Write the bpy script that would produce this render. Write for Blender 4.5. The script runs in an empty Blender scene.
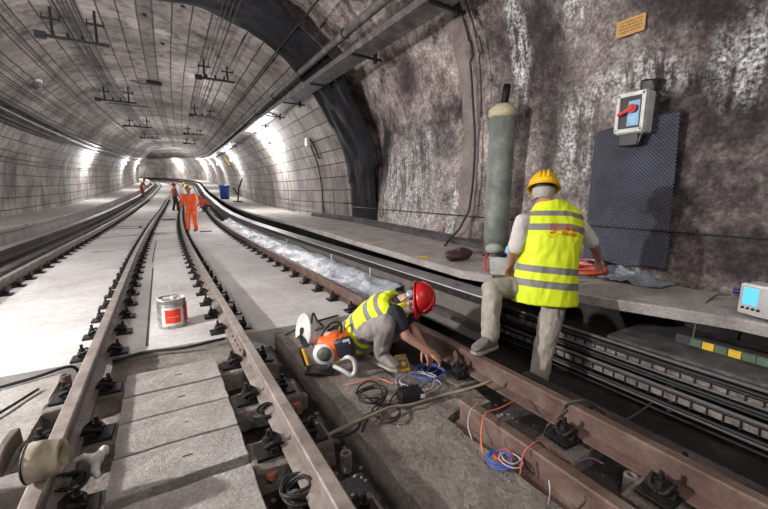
import bpy, bmesh, math, random
from mathutils import Vector, Matrix, noise
from mathutils.bvhtree import BVHTree
random.seed(7)
V = Vector
scn = bpy.context.scene
COL = scn.collection

# ------------------------------------------------------------ camera
FPX, YAW, PIT, ROL = 365.0, .549, .159, .009
CAM = V((0, 0, 1.225))
cy, sy, cp, sp = math.cos(YAW), math.sin(YAW), math.cos(PIT), math.sin(PIT)
CF = V((sy*cp, cy*cp, -sp)); _r = V((cy, -sy, 0)); _u = _r.cross(CF)
CR = _r*math.cos(ROL)+_u*math.sin(ROL); CU = -_r*math.sin(ROL)+_u*math.cos(ROL)
cd = bpy.data.cameras.new('camera'); cam = bpy.data.objects.new('camera', cd); COL.objects.link(cam)
cd.sensor_width = 36; cd.lens = FPX/768*36; cd.clip_start = .02; cd.clip_end = 400
cam.matrix_world = Matrix(((CR.x, CU.x, -CF.x, CAM.x), (CR.y, CU.y, -CF.y, CAM.y), (CR.z, CU.z, -CF.z, CAM.z), (0, 0, 0, 1)))
scn.camera = cam

def at(px, py, d):
    """a point of the place seen at that spot of the photo, d metres deep"""
    return CAM+(CF+CR*((px-384)/FPX)-CU*((py-254.5)/FPX))*d
def atz(px, py, z):
    r = CF+CR*((px-384)/FPX)-CU*((py-254.5)/FPX); return CAM+r*((z-CAM.z)/r.z)

# ------------------------------------------------------------ materials
def nt(name):
    m = bpy.data.materials.new(name); m.use_nodes = True
    t = m.node_tree; t.nodes.clear()
    o = t.nodes.new('ShaderNodeOutputMaterial'); b = t.nodes.new('ShaderNodeBsdfPrincipled')
    t.links.new(b.outputs[0], o.inputs[0]); return m, t, b
def N(t, k, **kw):
    n = t.nodes.new('ShaderNode'+k)
    for a, v in kw.items():
        if a in n.inputs: n.inputs[a].default_value = v
        else: setattr(n, a, v)
    return n
def co(t, scale=(1, 1, 1), loc=(0, 0, 0), uv=False):
    c = t.nodes.new('ShaderNodeTexCoord'); m = N(t, 'Mapping'); m.inputs['Scale'].default_value = scale; m.inputs['Location'].default_value = loc
    t.links.new(c.outputs['UV' if uv else 'Object'], m.inputs[0]); return m.outputs[0]
def noi(t, vec, scale, detail=6, rough=.6, dist=0):
    n = N(t, 'TexNoise'); n.inputs['Scale'].default_value = scale; n.inputs['Detail'].default_value = detail
    n.inputs['Roughness'].default_value = rough; n.inputs['Distortion'].default_value = dist
    t.links.new(vec, n.inputs['Vector']); return n.outputs['Fac']
def ramp(t, fac, stops, interp='LINEAR'):
    r = N(t, 'ValToRGB'); r.color_ramp.interpolation = interp
    e = r.color_ramp.elements
    while len(e) < len(stops): e.new(.5)
    for i, (p, c) in enumerate(stops):
        e[i].position = p; e[i].color = (c, c, c, 1) if isinstance(c, (int, float)) else (*c, 1)
    t.links.new(fac, r.inputs[0]); return r.outputs[0]
def mixc(t, fac, a, b, mode='MIX'):
    m = N(t, 'Mix'); m.data_type = 'RGBA'; m.blend_type = mode
    def put(i, v):
        if isinstance(v, tuple): m.inputs[i].default_value = (*v, 1)
        elif isinstance(v, (int, float)): m.inputs[i].default_value = v if i == 0 else (v, v, v, 1)
        else: t.links.new(v, m.inputs[i])
    put(0, fac); put(6, a); put(7, b); return m.outputs[2]
def math_(t, op, a, b=0.0, clamp=False):
    m = N(t, 'Math'); m.operation = op; m.use_clamp = clamp
    for i, v in enumerate((a, b)):
        if isinstance(v, (int, float)): m.inputs[i].default_value = v
        else: t.links.new(v, m.inputs[i])
    return m.outputs[0]
def bump(t, b, h, strength=.4, dist=.02):
    n = N(t, 'Bump'); n.inputs['Strength'].default_value = strength; n.inputs['Distance'].default_value = dist
    t.links.new(h, n.inputs['Height']); t.links.new(n.outputs[0], b.inputs['Normal'])

MATS = {}
def plain(name, c, rough=.6, metal=0., var=.25, scale=8., emit=None, es=1., bumpy=.15, alpha=None, dist=.005):
    if name in MATS: return MATS[name]
    m, t, b = nt(name)
    f = noi(t, co(t), scale, 5)
    k = ramp(t, f, [(.3, 1-var), (.7, 1+var*.6)])
    t.links.new(mixc(t, 1., c, k, 'MULTIPLY'), b.inputs['Base Color'])
    b.inputs['Roughness'].default_value = rough; b.inputs['Metallic'].default_value = metal
    if bumpy: bump(t, b, f, bumpy, dist)
    if emit: b.inputs['Emission Color'].default_value = (*emit, 1); b.inputs['Emission Strength'].default_value = es
    if alpha is not None: b.inputs['Alpha'].default_value = alpha
    MATS[name] = m; return m

def concrete(name, dark, mid, light, scale=1.2, b_=.4, speck=.5, rough=.85):
    m, t, b = nt(name); v = co(t)
    a = noi(t, v, scale, 8, .65, .4); f2 = noi(t, v, scale*14, 6, .7); f3 = noi(t, v, scale*55, 3, .6)
    c = ramp(t, a, [(.28, dark), (.5, mid), (.72, light)])
    c = mixc(t, 1., c, ramp(t, f2, [(.3, 1-speck*.55), (.62, 1.08)]), 'MULTIPLY')
    c = mixc(t, 1., c, ramp(t, f3, [(.3, 1-speck*.4), (.6, 1.05)]), 'MULTIPLY')
    t.links.new(c, b.inputs['Base Color']); b.inputs['Roughness'].default_value = rough
    h = math_(t, 'ADD', f2, math_(t, 'MULTIPLY', f3, .4)); bump(t, b, h, b_, .02)
    MATS[name] = m; return m
M_slab = concrete('clean_slab', (.40, .37, .36), (.54, .52, .51), (.66, .645, .64), .9, .2, .3)
M_old = concrete('old_brown_concrete', (.17, .14, .12), (.29, .25, .22), (.42, .38, .345), 2.6, .9, .9)
M_panel = concrete('panel_concrete', (.27, .235, .21), (.42, .39, .365), (.56, .53, .51), 3.2, .8, .65)
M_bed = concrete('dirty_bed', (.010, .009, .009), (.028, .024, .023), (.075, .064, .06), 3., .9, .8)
M_walk = concrete('walkway_concrete', (.26, .235, .22), (.42, .39, .37), (.56, .53, .51), 2.2, .6, .6)
M_lip = concrete('walkway_lip', (.22, .18, .14), (.38, .33, .27), (.5, .45, .39), 5, .5, .5)
M_side = concrete('ballast_side', (.03, .026, .028), (.08, .068, .07), (.17, .15, .15), 2.2, .9, .8)
M_stone = concrete('loose_stone', (.16, .14, .13), (.27, .24, .225), (.4, .37, .35), 9, .5, .5)
M_rail = concrete('rail_steel', (.12, .09, .078), (.22, .18, .16), (.35, .31, .285), 6., .15, .35, .55)
M_rust = concrete('rusty_steel', (.07, .036, .028), (.135, .082, .064), (.215, .165, .142), 5., .2, .45, .6)
M_dark = concrete('dark_grimy_metal', (.006, .006, .006), (.014, .013, .013), (.04, .036, .036), 18., .3, .4, .5)
MATS['dark_grimy_metal'].node_tree.nodes['Principled BSDF'].inputs['Specular IOR Level'].default_value = .25
M_cable = plain('black_cable', (.010, .010, .011), .6)
M_gcable = plain('grey_cable', (.10, .09, .085), .6)
M_pipe = concrete('grey_pipe', (.035, .032, .034), (.10, .093, .092), (.24, .22, .215), 5., .2, .5, .5)
M_cover = concrete('cover_grey', (.12, .115, .12), (.20, .19, .20), (.29, .28, .29), 3., .15, .3, .5)
M_edge = plain('edge_highlight', (.62, .62, .66), .35, .3)
M_white = plain('white_plastic', (.66, .66, .64), .45)
M_black = plain('black_plastic', (.015, .015, .017), .45)
M_orange = plain('orange_plastic', (.85, .14, .02), .4)
M_yellow = plain('yellow_plastic', (.85, .50, .02), .4)
M_red = plain('red_plastic', (.55, .02, .015), .4)
M_skin = plain('skin', (.42, .20, .13), .55, var=.12)
M_skin2 = plain('pale_skin', (.46, .25, .18), .55, var=.12)
M_hair = plain('grey_hair', (.42, .40, .38), .8, scale=60)
M_dhair = plain('dark_hair', (.03, .022, .018), .8, scale=60)
M_trous = plain('beige_trousers', (.36, .33, .28), .85, var=.3, scale=14, bumpy=.35, dist=.02)
M_gtrous = plain('grey_trousers', (.25, .23, .22), .85, var=.35, scale=14, bumpy=.35, dist=.02)
M_tee = plain('white_tshirt', (.62, .58, .56), .85, bumpy=.3, dist=.02)
M_navy = plain('navy_shirt', (.02, .02, .035), .85)
M_hiorange = plain('orange_workwear', (.95, .13, .03), .7)
M_dred = plain('dull_red_workwear', (.30, .06, .04), .8)
M_shoe = plain('grey_shoe', (.16, .155, .15), .7, scale=30)
M_sole = plain('pale_sole', (.33, .30, .25), .8)
M_lamp = plain('lamp_glow', (1, 1, 1), .5, emit=(1, .97, .93), es=60)
M_foil = plain('crumpled_sheet', (.33, .37, .43), .35, .0, .4, 10, bumpy=.8, dist=.05)

LTOP = 8.14
def lining():
    m, t, b = nt('board_marked_lining')
    uv = co(t, uv=True); v = co(t)
    sep = N(t, 'SeparateXYZ'); t.links.new(uv, sep.inputs[0]); S, A = sep.outputs[0], sep.outputs[1]
    big = noi(t, v, .55, 7, .65, .5); fine = noi(t, v, 9, 6, .7)
    c = ramp(t, big, [(.32, (.15, .13, .125)), (.5, (.33, .30, .285)), (.66, (.54, .51, .49))])
    c = mixc(t, 1., c, ramp(t, fine, [(.3, .72), (.62, 1.06)]), 'MULTIPLY')
    # courses: lines every 0.42 m around the arch, ring joints every 2.4 m, board ends
    wob = math_(t, 'MULTIPLY', math_(t, 'SUBTRACT', noi(t, v, 1.5, 3), .5), .05)
    def line(val, period, width):
        f = math_(t, 'FRACT', math_(t, 'DIVIDE', math_(t, 'ADD', val, wob), period))
        d = math_(t, 'ABSOLUTE', math_(t, 'SUBTRACT', f, .5))
        return math_(t, 'GREATER_THAN', d, .5-width/period)
    l1 = line(A, .40, .017); l2 = line(S, 2.4, .02)
    br = N(t, 'TexBrick'); t.links.new(uv, br.inputs['Vector'])
    br.inputs['Scale'].default_value = 1; br.inputs['Brick Width'].default_value = 2.4; br.inputs['Row Height'].default_value = .40
    br.inputs['Mortar Size'].default_value = .007; br.inputs['Color1'].default_value = (.80, .78, .76, 1); br.inputs['Color2'].default_value = (1.08, 1.06, 1.05, 1)
    br.inputs['Mortar'].default_value = (.45, .42, .4, 1)
    c = mixc(t, 1., c, br.outputs['Color'], 'MULTIPLY')
    c = mixc(t, math_(t, 'MULTIPLY', math_(t, 'MAXIMUM', l1, math_(t, 'MULTIPLY', l2, .6)), .9), c, (.03, .026, .026))
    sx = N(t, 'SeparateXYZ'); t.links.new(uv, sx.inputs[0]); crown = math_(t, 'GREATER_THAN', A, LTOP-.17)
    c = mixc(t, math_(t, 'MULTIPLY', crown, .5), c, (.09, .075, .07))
    # damp streaks running down
    st = noi(t, co(t, (3.5, 3.5, .35)), 1., 5, .6)
    c = mixc(t, 1., c, ramp(t, st, [(.36, .5), (.5, 1.)]), 'MULTIPLY')
    t.links.new(c, b.inputs['Base Color']); b.inputs['Roughness'].default_value = .8
    bump(t, b, math_(t, 'SUBTRACT', fine, math_(t, 'MAXIMUM', l1, l2)), .4, .03)
    return m
M_lining = lining()

def rough_rock():
    m, t, b = nt('stained_sprayed_concrete')
    v = co(t); g = t.nodes.new('ShaderNodeTexCoord'); sep = N(t, 'SeparateXYZ'); t.links.new(g.outputs['Object'], sep.inputs[0])
    X, Y, Z = sep.outputs
    a = noi(t, v, .85, 12, .74, .25); f = noi(t, v, 7., 9, .78, .1); f2 = noi(t, v, 28, 5, .7)
    c = ramp(t, a, [(.38, (.03, .026, .028)), (.45, (.12, .10, .097)), (.51, (.34, .28, .26)), (.60, (.58, .51, .48))])
    # dark purplish zone towards the near end of the wall, plus smaller dark patches
    def blob(y0, z0, ry, rz, lo=.35, hi=1.15, ns=1.6):
        dy = math_(t, 'DIVIDE', math_(t, 'SUBTRACT', Y, y0), ry); dz = math_(t, 'DIVIDE', math_(t, 'SUBTRACT', Z, z0), rz)
        d = math_(t, 'SQRT', math_(t, 'ADD', math_(t, 'MULTIPLY', dy, dy), math_(t, 'MULTIPLY', dz, dz)))
        d = math_(t, 'ADD', d, math_(t, 'MULTIPLY', math_(t, 'SUBTRACT', noi(t, v, ns, 7, .7), .5), 1.6))
        mr = N(t, 'MapRange'); mr.inputs['From Min'].default_value = hi; mr.inputs['From Max'].default_value = lo
        t.links.new(d, mr.inputs[0]); return mr.outputs[0]
    dark_mask = math_(t, 'MAXIMUM', blob(-.2, 1.8, 3.2, 3.6), blob(3.3, 3.1, .9, 1.3)); dark_mask = math_(t, 'MAXIMUM', dark_mask, blob(.9, .8, .8, .7))
    dark_mask = math_(t, 'MAXIMUM', dark_mask, blob(3.05, 1.8, .16, 1.0))
    dark_mask = math_(t, 'MAXIMUM', dark_mask, blob(6.3, 3.6, .5, .6))
    dark_mask = math_(t, 'MAXIMUM', dark_mask, blob(1.55, 3.4, 1.2, 1.0))
    c = mixc(t, math_(t, 'MULTIPLY', dark_mask, .93), c, mixc(t, f, (.005, .004, .006), (.055, .038, .044)))
    grey = math_(t, 'MAXIMUM', blob(6.4, 1.6, 1.3, 1.2), math_(t, 'MAXIMUM', blob(2.75, 1.7, .45, .9), blob(4.7, 1.1, .6, 1.)))
    c = mixc(t, math_(t, 'MULTIPLY', grey, .55), c, mixc(t, f, (.05, .05, .045), (.30, .29, .26)))
    # white lime bloom running down the wall in streaks
    stv = co(t, (7, 7, 1.1)); st = noi(t, stv, 1., 6, .7)
    zone = math_(t, 'MAXIMUM', blob(6.6, 1.4, 1.4, 1.2), math_(t, 'MAXIMUM', blob(4.9, 1.0, .35, .8), math_(t, 'MAXIMUM', blob(2.68, 1.9, .26, .6), blob(2.15, 2.45, .55, .28))))
    zone = math_(t, 'MAXIMUM', zone, blob(1.2, 2.4, .28, .4)); zone = math_(t, 'MAXIMUM', zone, blob(2.7, 3.3, .2, .4))
    zone = math_(t, 'MAXIMUM', zone, blob(3.55, 3.5, .16, 1.5))
    w = math_(t, 'MULTIPLY', zone, ramp(t, st, [(.42, 0.), (.54, 1.)]))
    w = math_(t, 'MULTIPLY', w, ramp(t, f2, [(.38, .1), (.56, 1.)]))
    c = mixc(t, math_(t, 'MULTIPLY', w, .9), c, (.78, .78, .79))
    c = mixc(t, 1., c, ramp(t, f, [(.32, .30), (.5, .85), (.66, 1.5)]), 'MULTIPLY')
    c = mixc(t, 1., c, ramp(t, f2, [(.3, .6), (.6, 1.15)]), 'MULTIPLY')
    t.links.new(c, b.inputs['Base Color']); b.inputs['Roughness'].default_value = .8
    bump(t, b, math_(t, 'ADD', f, math_(t, 'MULTIPLY', f2, .5)), .8, .04)
    return m
M_rock = rough_rock()

def membrane_mat():
    m, t, b = nt('black_membrane'); f = noi(t, co(t, (1, 1, 1)), 3., 6, .6, .6)
    t.links.new(ramp(t, f, [(.3, (.006, .006, .008)), (.7, (.017, .017, .021))]), b.inputs['Base Color']); b.inputs['Specular IOR Level'].default_value = .15
    b.inputs['Roughness'].default_value = .72; bump(t, b, f, .4, .05); return m
M_memb = membrane_mat()

def mat_mat():
    m, t, b = nt('studded_rubber'); v = co(t, uv=True)
    w = N(t, 'Mapping'); w.inputs['Rotation'].default_value = (0, 0, math.radians(45)); w.inputs['Scale'].default_value = (38, 38, 38)
    t.links.new(v, w.inputs[0]); ch = N(t, 'TexVoronoi'); ch.inputs['Randomness'].default_value = 0; ch.inputs['Scale'].default_value = 1
    t.links.new(w.outputs[0], ch.inputs['Vector']); d = ch.outputs['Distance']
    n = noi(t, co(t), 2.2, 5)
    c = mixc(t, ramp(t, d, [(.30, 0.), (.46, 1.)]), (.014, .017, .034), (.085, .09, .125))
    c = mixc(t, 1., c, ramp(t, n, [(.3, .5), (.7, 1.3)]), 'MULTIPLY')
    t.links.new(c, b.inputs['Base Color']); b.inputs['Roughness'].default_value = .42
    bump(t, b, d, .9, .012); return m
M_mat = mat_mat()

def vest_mat(name, bands):
    m, t, b = nt(name)
    at_ = N(t, 'Attribute'); at_.attribute_name = 'h'; h = at_.outputs['Fac']
    k = None
    for a, c_ in bands:
        q = math_(t, 'MULTIPLY', math_(t, 'GREATER_THAN', h, a), math_(t, 'LESS_THAN', h, c_))
        k = q if k is None else math_(t, 'MAXIMUM', k, q)
    n = noi(t, co(t), 6, 4)
    y = mixc(t, n, (.62, .80, .0), (.86, .98, .04))
    c = mixc(t, k, y, (.20, .20, .185))
    t.links.new(c, b.inputs['Base Color']); b.inputs['Roughness'].default_value = .65
    b.inputs['Emission Color'].default_value = (0, 0, 0, 1)
    bump(t, b, n, .35, .03); return m

# ------------------------------------------------------------ mesh helpers
def link(name, me, mats=None, parent=None, smooth=False):
    o = bpy.data.objects.new(name, me); COL.objects.link(o)
    if mats is not None:
        for mm in (mats if isinstance(mats, (list, tuple)) else [mats]): me.materials.append(mm)
    if smooth:
        for p in me.polygons: p.use_smooth = True
    if parent is not None: o.parent = parent
    return o
def obj(name, bm, mats, parent=None, smooth=False):
    me = bpy.data.meshes.new(name); bmesh.ops.recalc_face_normals(bm, faces=bm.faces) if not bm.faces.layers.int.get('keep') else None
    if parent is not None and parent.get('origin'):
        bmesh.ops.translate(bm, verts=bm.verts, vec=-V(parent['origin'][:]))
    bm.to_mesh(me); bm.free()
    return link(name, me, mats, parent, smooth)
def tag(o, label=None, cat=None, group=None, kind=None):
    if label: o['label'] = label
    if cat: o['category'] = cat
    if group: o['group'] = group
    if kind: o['kind'] = kind
    return o
def thing(name, label, cat, loc=(0, 0, 0), group=None):
    o = bpy.data.objects.new(name, None); COL.objects.link(o); o.empty_display_size = .1
    o.location = loc; o['origin'] = list(loc)
    return tag(o, label, cat, group)
def single(name, bm, mats, label, cat, group=None, smooth=False, kind=None):
    """a one-mesh thing with its origin at its base centre"""
    xs = [v.co for v in bm.verts]; c = V(((min(p.x for p in xs)+max(p.x for p in xs))/2, (min(p.y for p in xs)+max(p.y for p in xs))/2, min(p.z for p in xs)))
    bmesh.ops.translate(bm, verts=bm.verts, vec=-c)
    o = obj(name, bm, mats, None, smooth); o.location = c
    return tag(o, label, cat, group, kind)
def dup(root, loc, rotz=0., label=None, parts=True):
    r = root.copy(); COL.objects.link(r); r.location = loc; r.rotation_euler = (0, 0, rotz)
    if label: r['label'] = label
    if parts:
        for ch in root.children:
            c = ch.copy(); COL.objects.link(c); c.parent = r
    return r

def frame(d):
    d = d.normalized(); a = V((0, 0, 1)) if abs(d.z) < .9 else V((1, 0, 0))
    x = d.cross(a).normalized(); return x, d.cross(x).normalized()
def loft(bm, rings, cap=True):
    """rings: lists of equal length of points"""
    vs = [[bm.verts.new(p) for p in r] for r in rings]; n = len(vs[0]); fs = []
    for a, b in zip(vs, vs[1:]):
        for i in range(n): fs.append(bm.faces.new((a[i], a[(i+1) % n], b[(i+1) % n], b[i])))
    if cap:
        bm.faces.new(list(reversed(vs[0]))); bm.faces.new(vs[-1])
    return fs
def ring(c, u, v, n=14, sq=1.):
    out = []
    for i in range(n):
        a = 2*math.pi*i/n; ca, sa = math.cos(a), math.sin(a)
        out.append(c+u*(math.copysign(abs(ca)**sq, ca))+v*(math.copysign(abs(sa)**sq, sa)))
    return out
def tube(bm, pts, r, n=8, cap=True):
    pts = [V(p) for p in pts]; rs = r if isinstance(r, (list, tuple)) else [r]*len(pts)
    rings = []; x = None
    for i, p in enumerate(pts):
        d = (pts[min(i+1, len(pts)-1)]-pts[max(i-1, 0)]).normalized()
        if x is None: x, y = frame(d)
        else:
            x = (x-d*x.dot(d)).normalized(); y = d.cross(x)
        rings.append(ring(p, x*rs[i], y*rs[i], n))
    loft(bm, rings, cap)
def spline(pts, k=6):
    pts = [V(p) for p in pts]; out = []
    P = [pts[0]*2-pts[1]]+pts+[pts[-1]*2-pts[-2]]
    for i in range(1, len(P)-2):
        a, b, c, d = P[i-1:i+3]
        for j in range(k):
            t = j/k; out.append(.5*((2*b)+(c-a)*t+(2*a-5*b+4*c-d)*t*t+(3*b-a-3*c+d)*t**3))
    out.append(pts[-1]); return out
def box(bm, c, s, X=None, Y=None, Z=None, bev=0.):
    X = X or V((1, 0, 0)); Y = Y or V((0, 1, 0)); Z = Z or V((0, 0, 1)); c = V(c)
    b2 = bmesh.new(); bmesh.ops.create_cube(b2, size=1)
    for v in b2.verts: v.co = V((v.co.x*s[0], v.co.y*s[1], v.co.z*s[2]))
    if bev: bmesh.ops.bevel(b2, geom=b2.edges[:], offset=bev, segments=2, profile=.5, affect='EDGES')
    mp = {}
    for v in b2.verts: mp[v] = bm.verts.new(c+X*v.co.x+Y*v.co.y+Z*v.co.z)
    out = [bm.faces.new([mp[v] for v in f.verts]) for f in b2.faces]; b2.free(); return out
def ball(bm, c, r, X=None, Y=None, Z=None, sub=2, top=False):
    c = V(c); r = (r, r, r) if isinstance(r, (int, float)) else r
    X = X or V((1, 0, 0)); Y = Y or V((0, 1, 0)); Z = Z or V((0, 0, 1))
    b2 = bmesh.new(); bmesh.ops.create_icosphere(b2, subdivisions=sub, radius=1)
    mp = {v: bm.verts.new(c+X*v.co.x*r[0]+Y*v.co.y*r[1]+Z*v.co.z*r[2]) for v in b2.verts}
    for f in b2.faces: bm.faces.new([mp[v] for v in f.verts])
    b2.free()
def lathe(bm, c, prof, axis=V((0, 0, 1)), n=20, cap=True):
    x, y = frame(axis); a = axis.normalized()
    loft(bm, [ring(V(c)+a*z, x*r, y*r, n) for r, z in prof], cap)
def cyl(bm, a, b, r, n=14, r2=None):
    tube(bm, [a, b], [r, r if r2 is None else r2], n)
def rough(bm, amp, freq, seed=0.):
    for v in bm.verts: v.co += noise.noise_vector(v.co*freq+V((seed, seed*2, 0)))*amp
def newbm(): return bmesh.new()

# ------------------------------------------------------------ tunnel alignment
S0, DS = -8., .25
AL = []
x = y = z = th = 0.; 
def kap(s): return .003 if 6 < s < 24 else (-1/38. if 60 < s < 150 else 0.)
def grd(s): return 0. if s < 12 else (.047*min(1, (s-12)/16) if s < 38 else (.047+.028*min(1, (s-38)/8) if s < 75 else .04))
s = 0.; y = 0.
tmp = []
while s < 126:
    tmp.append((s, x, y, z, th)); th += kap(s)*DS; x += math.sin(th)*DS; y += math.cos(th)*DS; z += grd(s)*DS; s += DS
AL = tmp
def align(s):
    if s <= 0: return 0., s, 0., 0.
    i = min(int(s/DS), len(AL)-2); f = s/DS-i; a, b = AL[i], AL[i+1]
    return tuple(a[k]+(b[k]-a[k])*f for k in (1, 2, 3, 4))
def P(s, u, w):
    x, y, z, th = align(s); return V((x+u*math.cos(th), y-u*math.sin(th), z+w))
def fwd(s): th = align(s)[3]; return V((math.sin(th), math.cos(th), 0))
def rgt(s): th = align(s)[3]; return V((math.cos(th), -math.sin(th), 0))
def steps(a, b, d0=.5):
    out = [a]; s = a
    while s < b-1e-6:
        s = min(b, s+(d0 if s < 25 else (1. if s < 60 else 2.))); out.append(s)
    return out
def sweep(bm, prof, ss, closed=True, off=None, cap=True):
    """prof: (u,w) list swept along the line; off(s) -> (du,dw)"""
    rings = []
    for s in ss:
        du, dw = off(s) if off else (0, 0)
        rings.append([P(s, u+du, w+dw) for u, w in prof])
    if closed: loft(bm, rings, cap)
    else:
        vs = [[bm.verts.new(p) for p in r] for r in rings]
        for a, b in zip(vs, vs[1:]):
            for i in range(len(a)-1): bm.faces.new((a[i], a[i+1], b[i+1], b[i]))
def rect(u0, u1, w0, w1): return [(u0, w0), (u1, w0), (u1, w1), (u0, w1)]

def interp(tab, s):
    if s <= tab[0][0]: return tab[0][1]
    for (a, va), (b, vb) in zip(tab, tab[1:]):
        if s <= b: return va+(vb-va)*(s-a)/(b-a)
    return tab[-1][1]
ZL = [(3., .40), (9., .50)]                                  # walkway top
UL = [(-8, 3.40), (.8, 3.40), (1.5, 3.14), (2.9, 2.84), (4.4, 2.86), (7., 2.90), (12., 3.0), (40, 3.05)]   # its front edge
def zl(s): return interp(ZL, s)
def ul(s): return interp(UL, s)

FAR = [(4.8, .2), (4.82, .6), (4.8, 1.0), (4.76, 1.6), (4.6, 2.4), (4.15, 3.3), (3.65, 3.95), (3.2, 4.45), (2.7, 4.83), (2.25, 5.08), (1.65, 5.27), (.8, 5.36), (0, 5.38)]
NEAR = [(4.30, .2), (4.36, .6), (4.42, 1.0), (4.45, 1.6), (4.47, 2.3), (4.33, 3.1), (4.05, 3.8), (3.66, 4.4), (3.15, 4.9), (2.5, 5.3), (1.7, 5.6), (.8, 5.75), (0, 5.8)]
US = [(.5, -.17), (1.6, -.15), (4.4, .0), (7.4, .22), (8.3, .46)]
def dense(pr, k): return [(p.x, p.y) for p in spline([V((u, w, 0)) for u, w in pr], k)]
SP = 8                                                        # springing index: wall below, vault above
def shell(name, pr, ss, side, lo, hi, mat_, shift=None, disp=0., k=4, seed=0.):
    """lo..hi index range of the half profile; side +1/-1"""
    pts = dense(pr, k)[lo*k:hi*k+1]
    bm = newbm(); uvl = bm.loops.layers.uv.new('UVMap'); grid = []
    arc = [0.]
    full = dense(pr, k)
    for a, b in zip(full, full[1:]): arc.append(arc[-1]+math.hypot(a[0]-b[0], a[1]-b[1]))
    arc = arc[lo*k:hi*k+1]; tot = arc[-1]
    for s in ss:
        row = []
        for (u, w), A in zip(pts, arc):
            du = interp(shift, s)*max(0, min(1, u/4.)) if shift else 0
            p = P(s, side*(u+du)*(1 if side > 0 else .955), w)
            if disp:
                q = p*.7+V((seed, 0, 0)); n = noise.fractal(q, 1., 2., 4)*disp+noise.noise(p*3.)*disp*.35+noise.noise(p*9.)*disp*.12
                c = P(s, 0, 2.2); d = (p-c).normalized(); p = p+d*n*min(1, abs(u)/.5+.3)
            v = bm.verts.new(p); row.append((v, s, A))
        grid.append(row)
    for a, b in zip(grid, grid[1:]):
        for i in range(len(a)-1):
            q = (a[i], b[i], b[i+1], a[i+1]); f = bm.faces.new([t[0] for t in q])
            for l, t in zip(f.loops, q): l[uvl].uv = (t[1], t[2])
            f.smooth = True
    me = bpy.data.meshes.new(name); bm.to_mesh(me); bm.free()
    o = link(name, me, mat_); return tag(o, kind='structure')
SJ = 9.0
far_ss = steps(SJ, 124, .5); near_ss = [-8+.5*i for i in range(15)]+[-.9+.075*i for i in range(int(9.9/.075)+1)]
near_ss = [s for s in near_ss if s <= SJ]+([SJ] if near_ss[-1] != SJ else [])
near_ss = sorted(set(round(s, 4) for s in near_ss))
lowres = steps(-8, SJ, .5)
W = []
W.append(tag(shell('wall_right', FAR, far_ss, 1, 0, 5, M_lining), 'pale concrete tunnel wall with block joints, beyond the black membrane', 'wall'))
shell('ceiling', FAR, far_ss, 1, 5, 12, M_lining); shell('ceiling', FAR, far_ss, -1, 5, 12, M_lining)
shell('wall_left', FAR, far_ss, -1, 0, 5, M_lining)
WR = shell('wall_right', NEAR, near_ss, 1, 0, 5, M_rock, US, .045, 6)
shell('ceiling', NEAR, near_ss, 1, 5, 12, M_rock, US, .06, 6)
shell('ceiling', NEAR, lowres, -1, 5, 12, M_rock, US, .0); shell('wall_left', NEAR, lowres, -1, 0, 5, M_rock, US, .0)
# step between the two vaults, closing face behind the viewer
bm = newbm()
def halfpts(pr, side, shift=0.): return [P(SJ, side*(u+(.46*min(1, u/4.) if shift else 0)+.12*(1 if shift else 0)*min(1, u))*(1 if side > 0 else .955), w+(.12 if shift and w > 4 else 0)) for u, w in dense(pr, 4)]
for side in (1, -1):
    a = [bm.verts.new(p) for p in halfpts(FAR, side)]; b = [bm.verts.new(p) for p in halfpts(NEAR, side, 1)]
    for i in range(len(a)-1): bm.faces.new((a[i], a[i+1], b[i+1], b[i]))
tag(obj('trim_1', bm, M_rock), kind='structure')
bm = newbm(); box(bm, (0, -8, 2.5), (12, .2, 9)); tag(obj('wall_back', bm, M_rock), kind='structure')
e = P(124, 0, 2.5); bm = newbm(); f_ = fwd(124); box(bm, e, (14, .3, 9), rgt(124), f_); tag(obj('wall_end', bm, M_lining), kind='structure')

# membrane band hanging over the joint
def band():
    bm = newbm(); uvl = bm.loops.layers.uv.new('UVMap'); rows = []
    pr = [(u*side, w) for side in (1,) for u, w in dense(FAR, 8)]+[(-u*.955, w) for u, w in reversed(dense(FAR, 8)[:-1])]
    n = len(pr); K = 14
    for i, (u, w) in enumerate(pr):
        row = []
        base = min(1, max(0, (w-.2)/1.6))
        wid0 = 8.12+.22*noise.noise(V((i*.09, 0, 3)))-.1*base; wid1 = 9.75+.25*noise.noise(V((i*.11, 5, 3)))+(.12*base)
        if u > 4.7 and w < 1.9: wid0 = 8.25; wid1 = 9.75+.12*(w > 1.55)
        for j in range(K+1):
            s = wid0+(wid1-wid0)*j/K; c = P(s, 0, 2.2); p = P(s, u, w); d = (c-p).normalized()
            kk = .35+.65*base; inn = .07+kk*(.035*noise.noise(V((i*.12, j*.5, 0)))+.018*noise.noise(V((i*.5, j*1.1, 4))))
            if j in (0, K): inn = -.05 if j == K else .02
            row.append(bm.verts.new(p+d*inn))
        rows.append(row)
    for a, b in zip(rows, rows[1:]):
        for i in range(K): bm.faces.new((a[i], b[i], b[i+1], a[i+1])).smooth = True
    o = single('waterproof_membrane', bm, M_memb, 'black waterproof membrane band draped round the tunnel arch where rough and panelled lining meet', 'membrane')
    md = o.modifiers.new('solid', 'SOLIDIFY'); md.thickness = .012
band()

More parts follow.
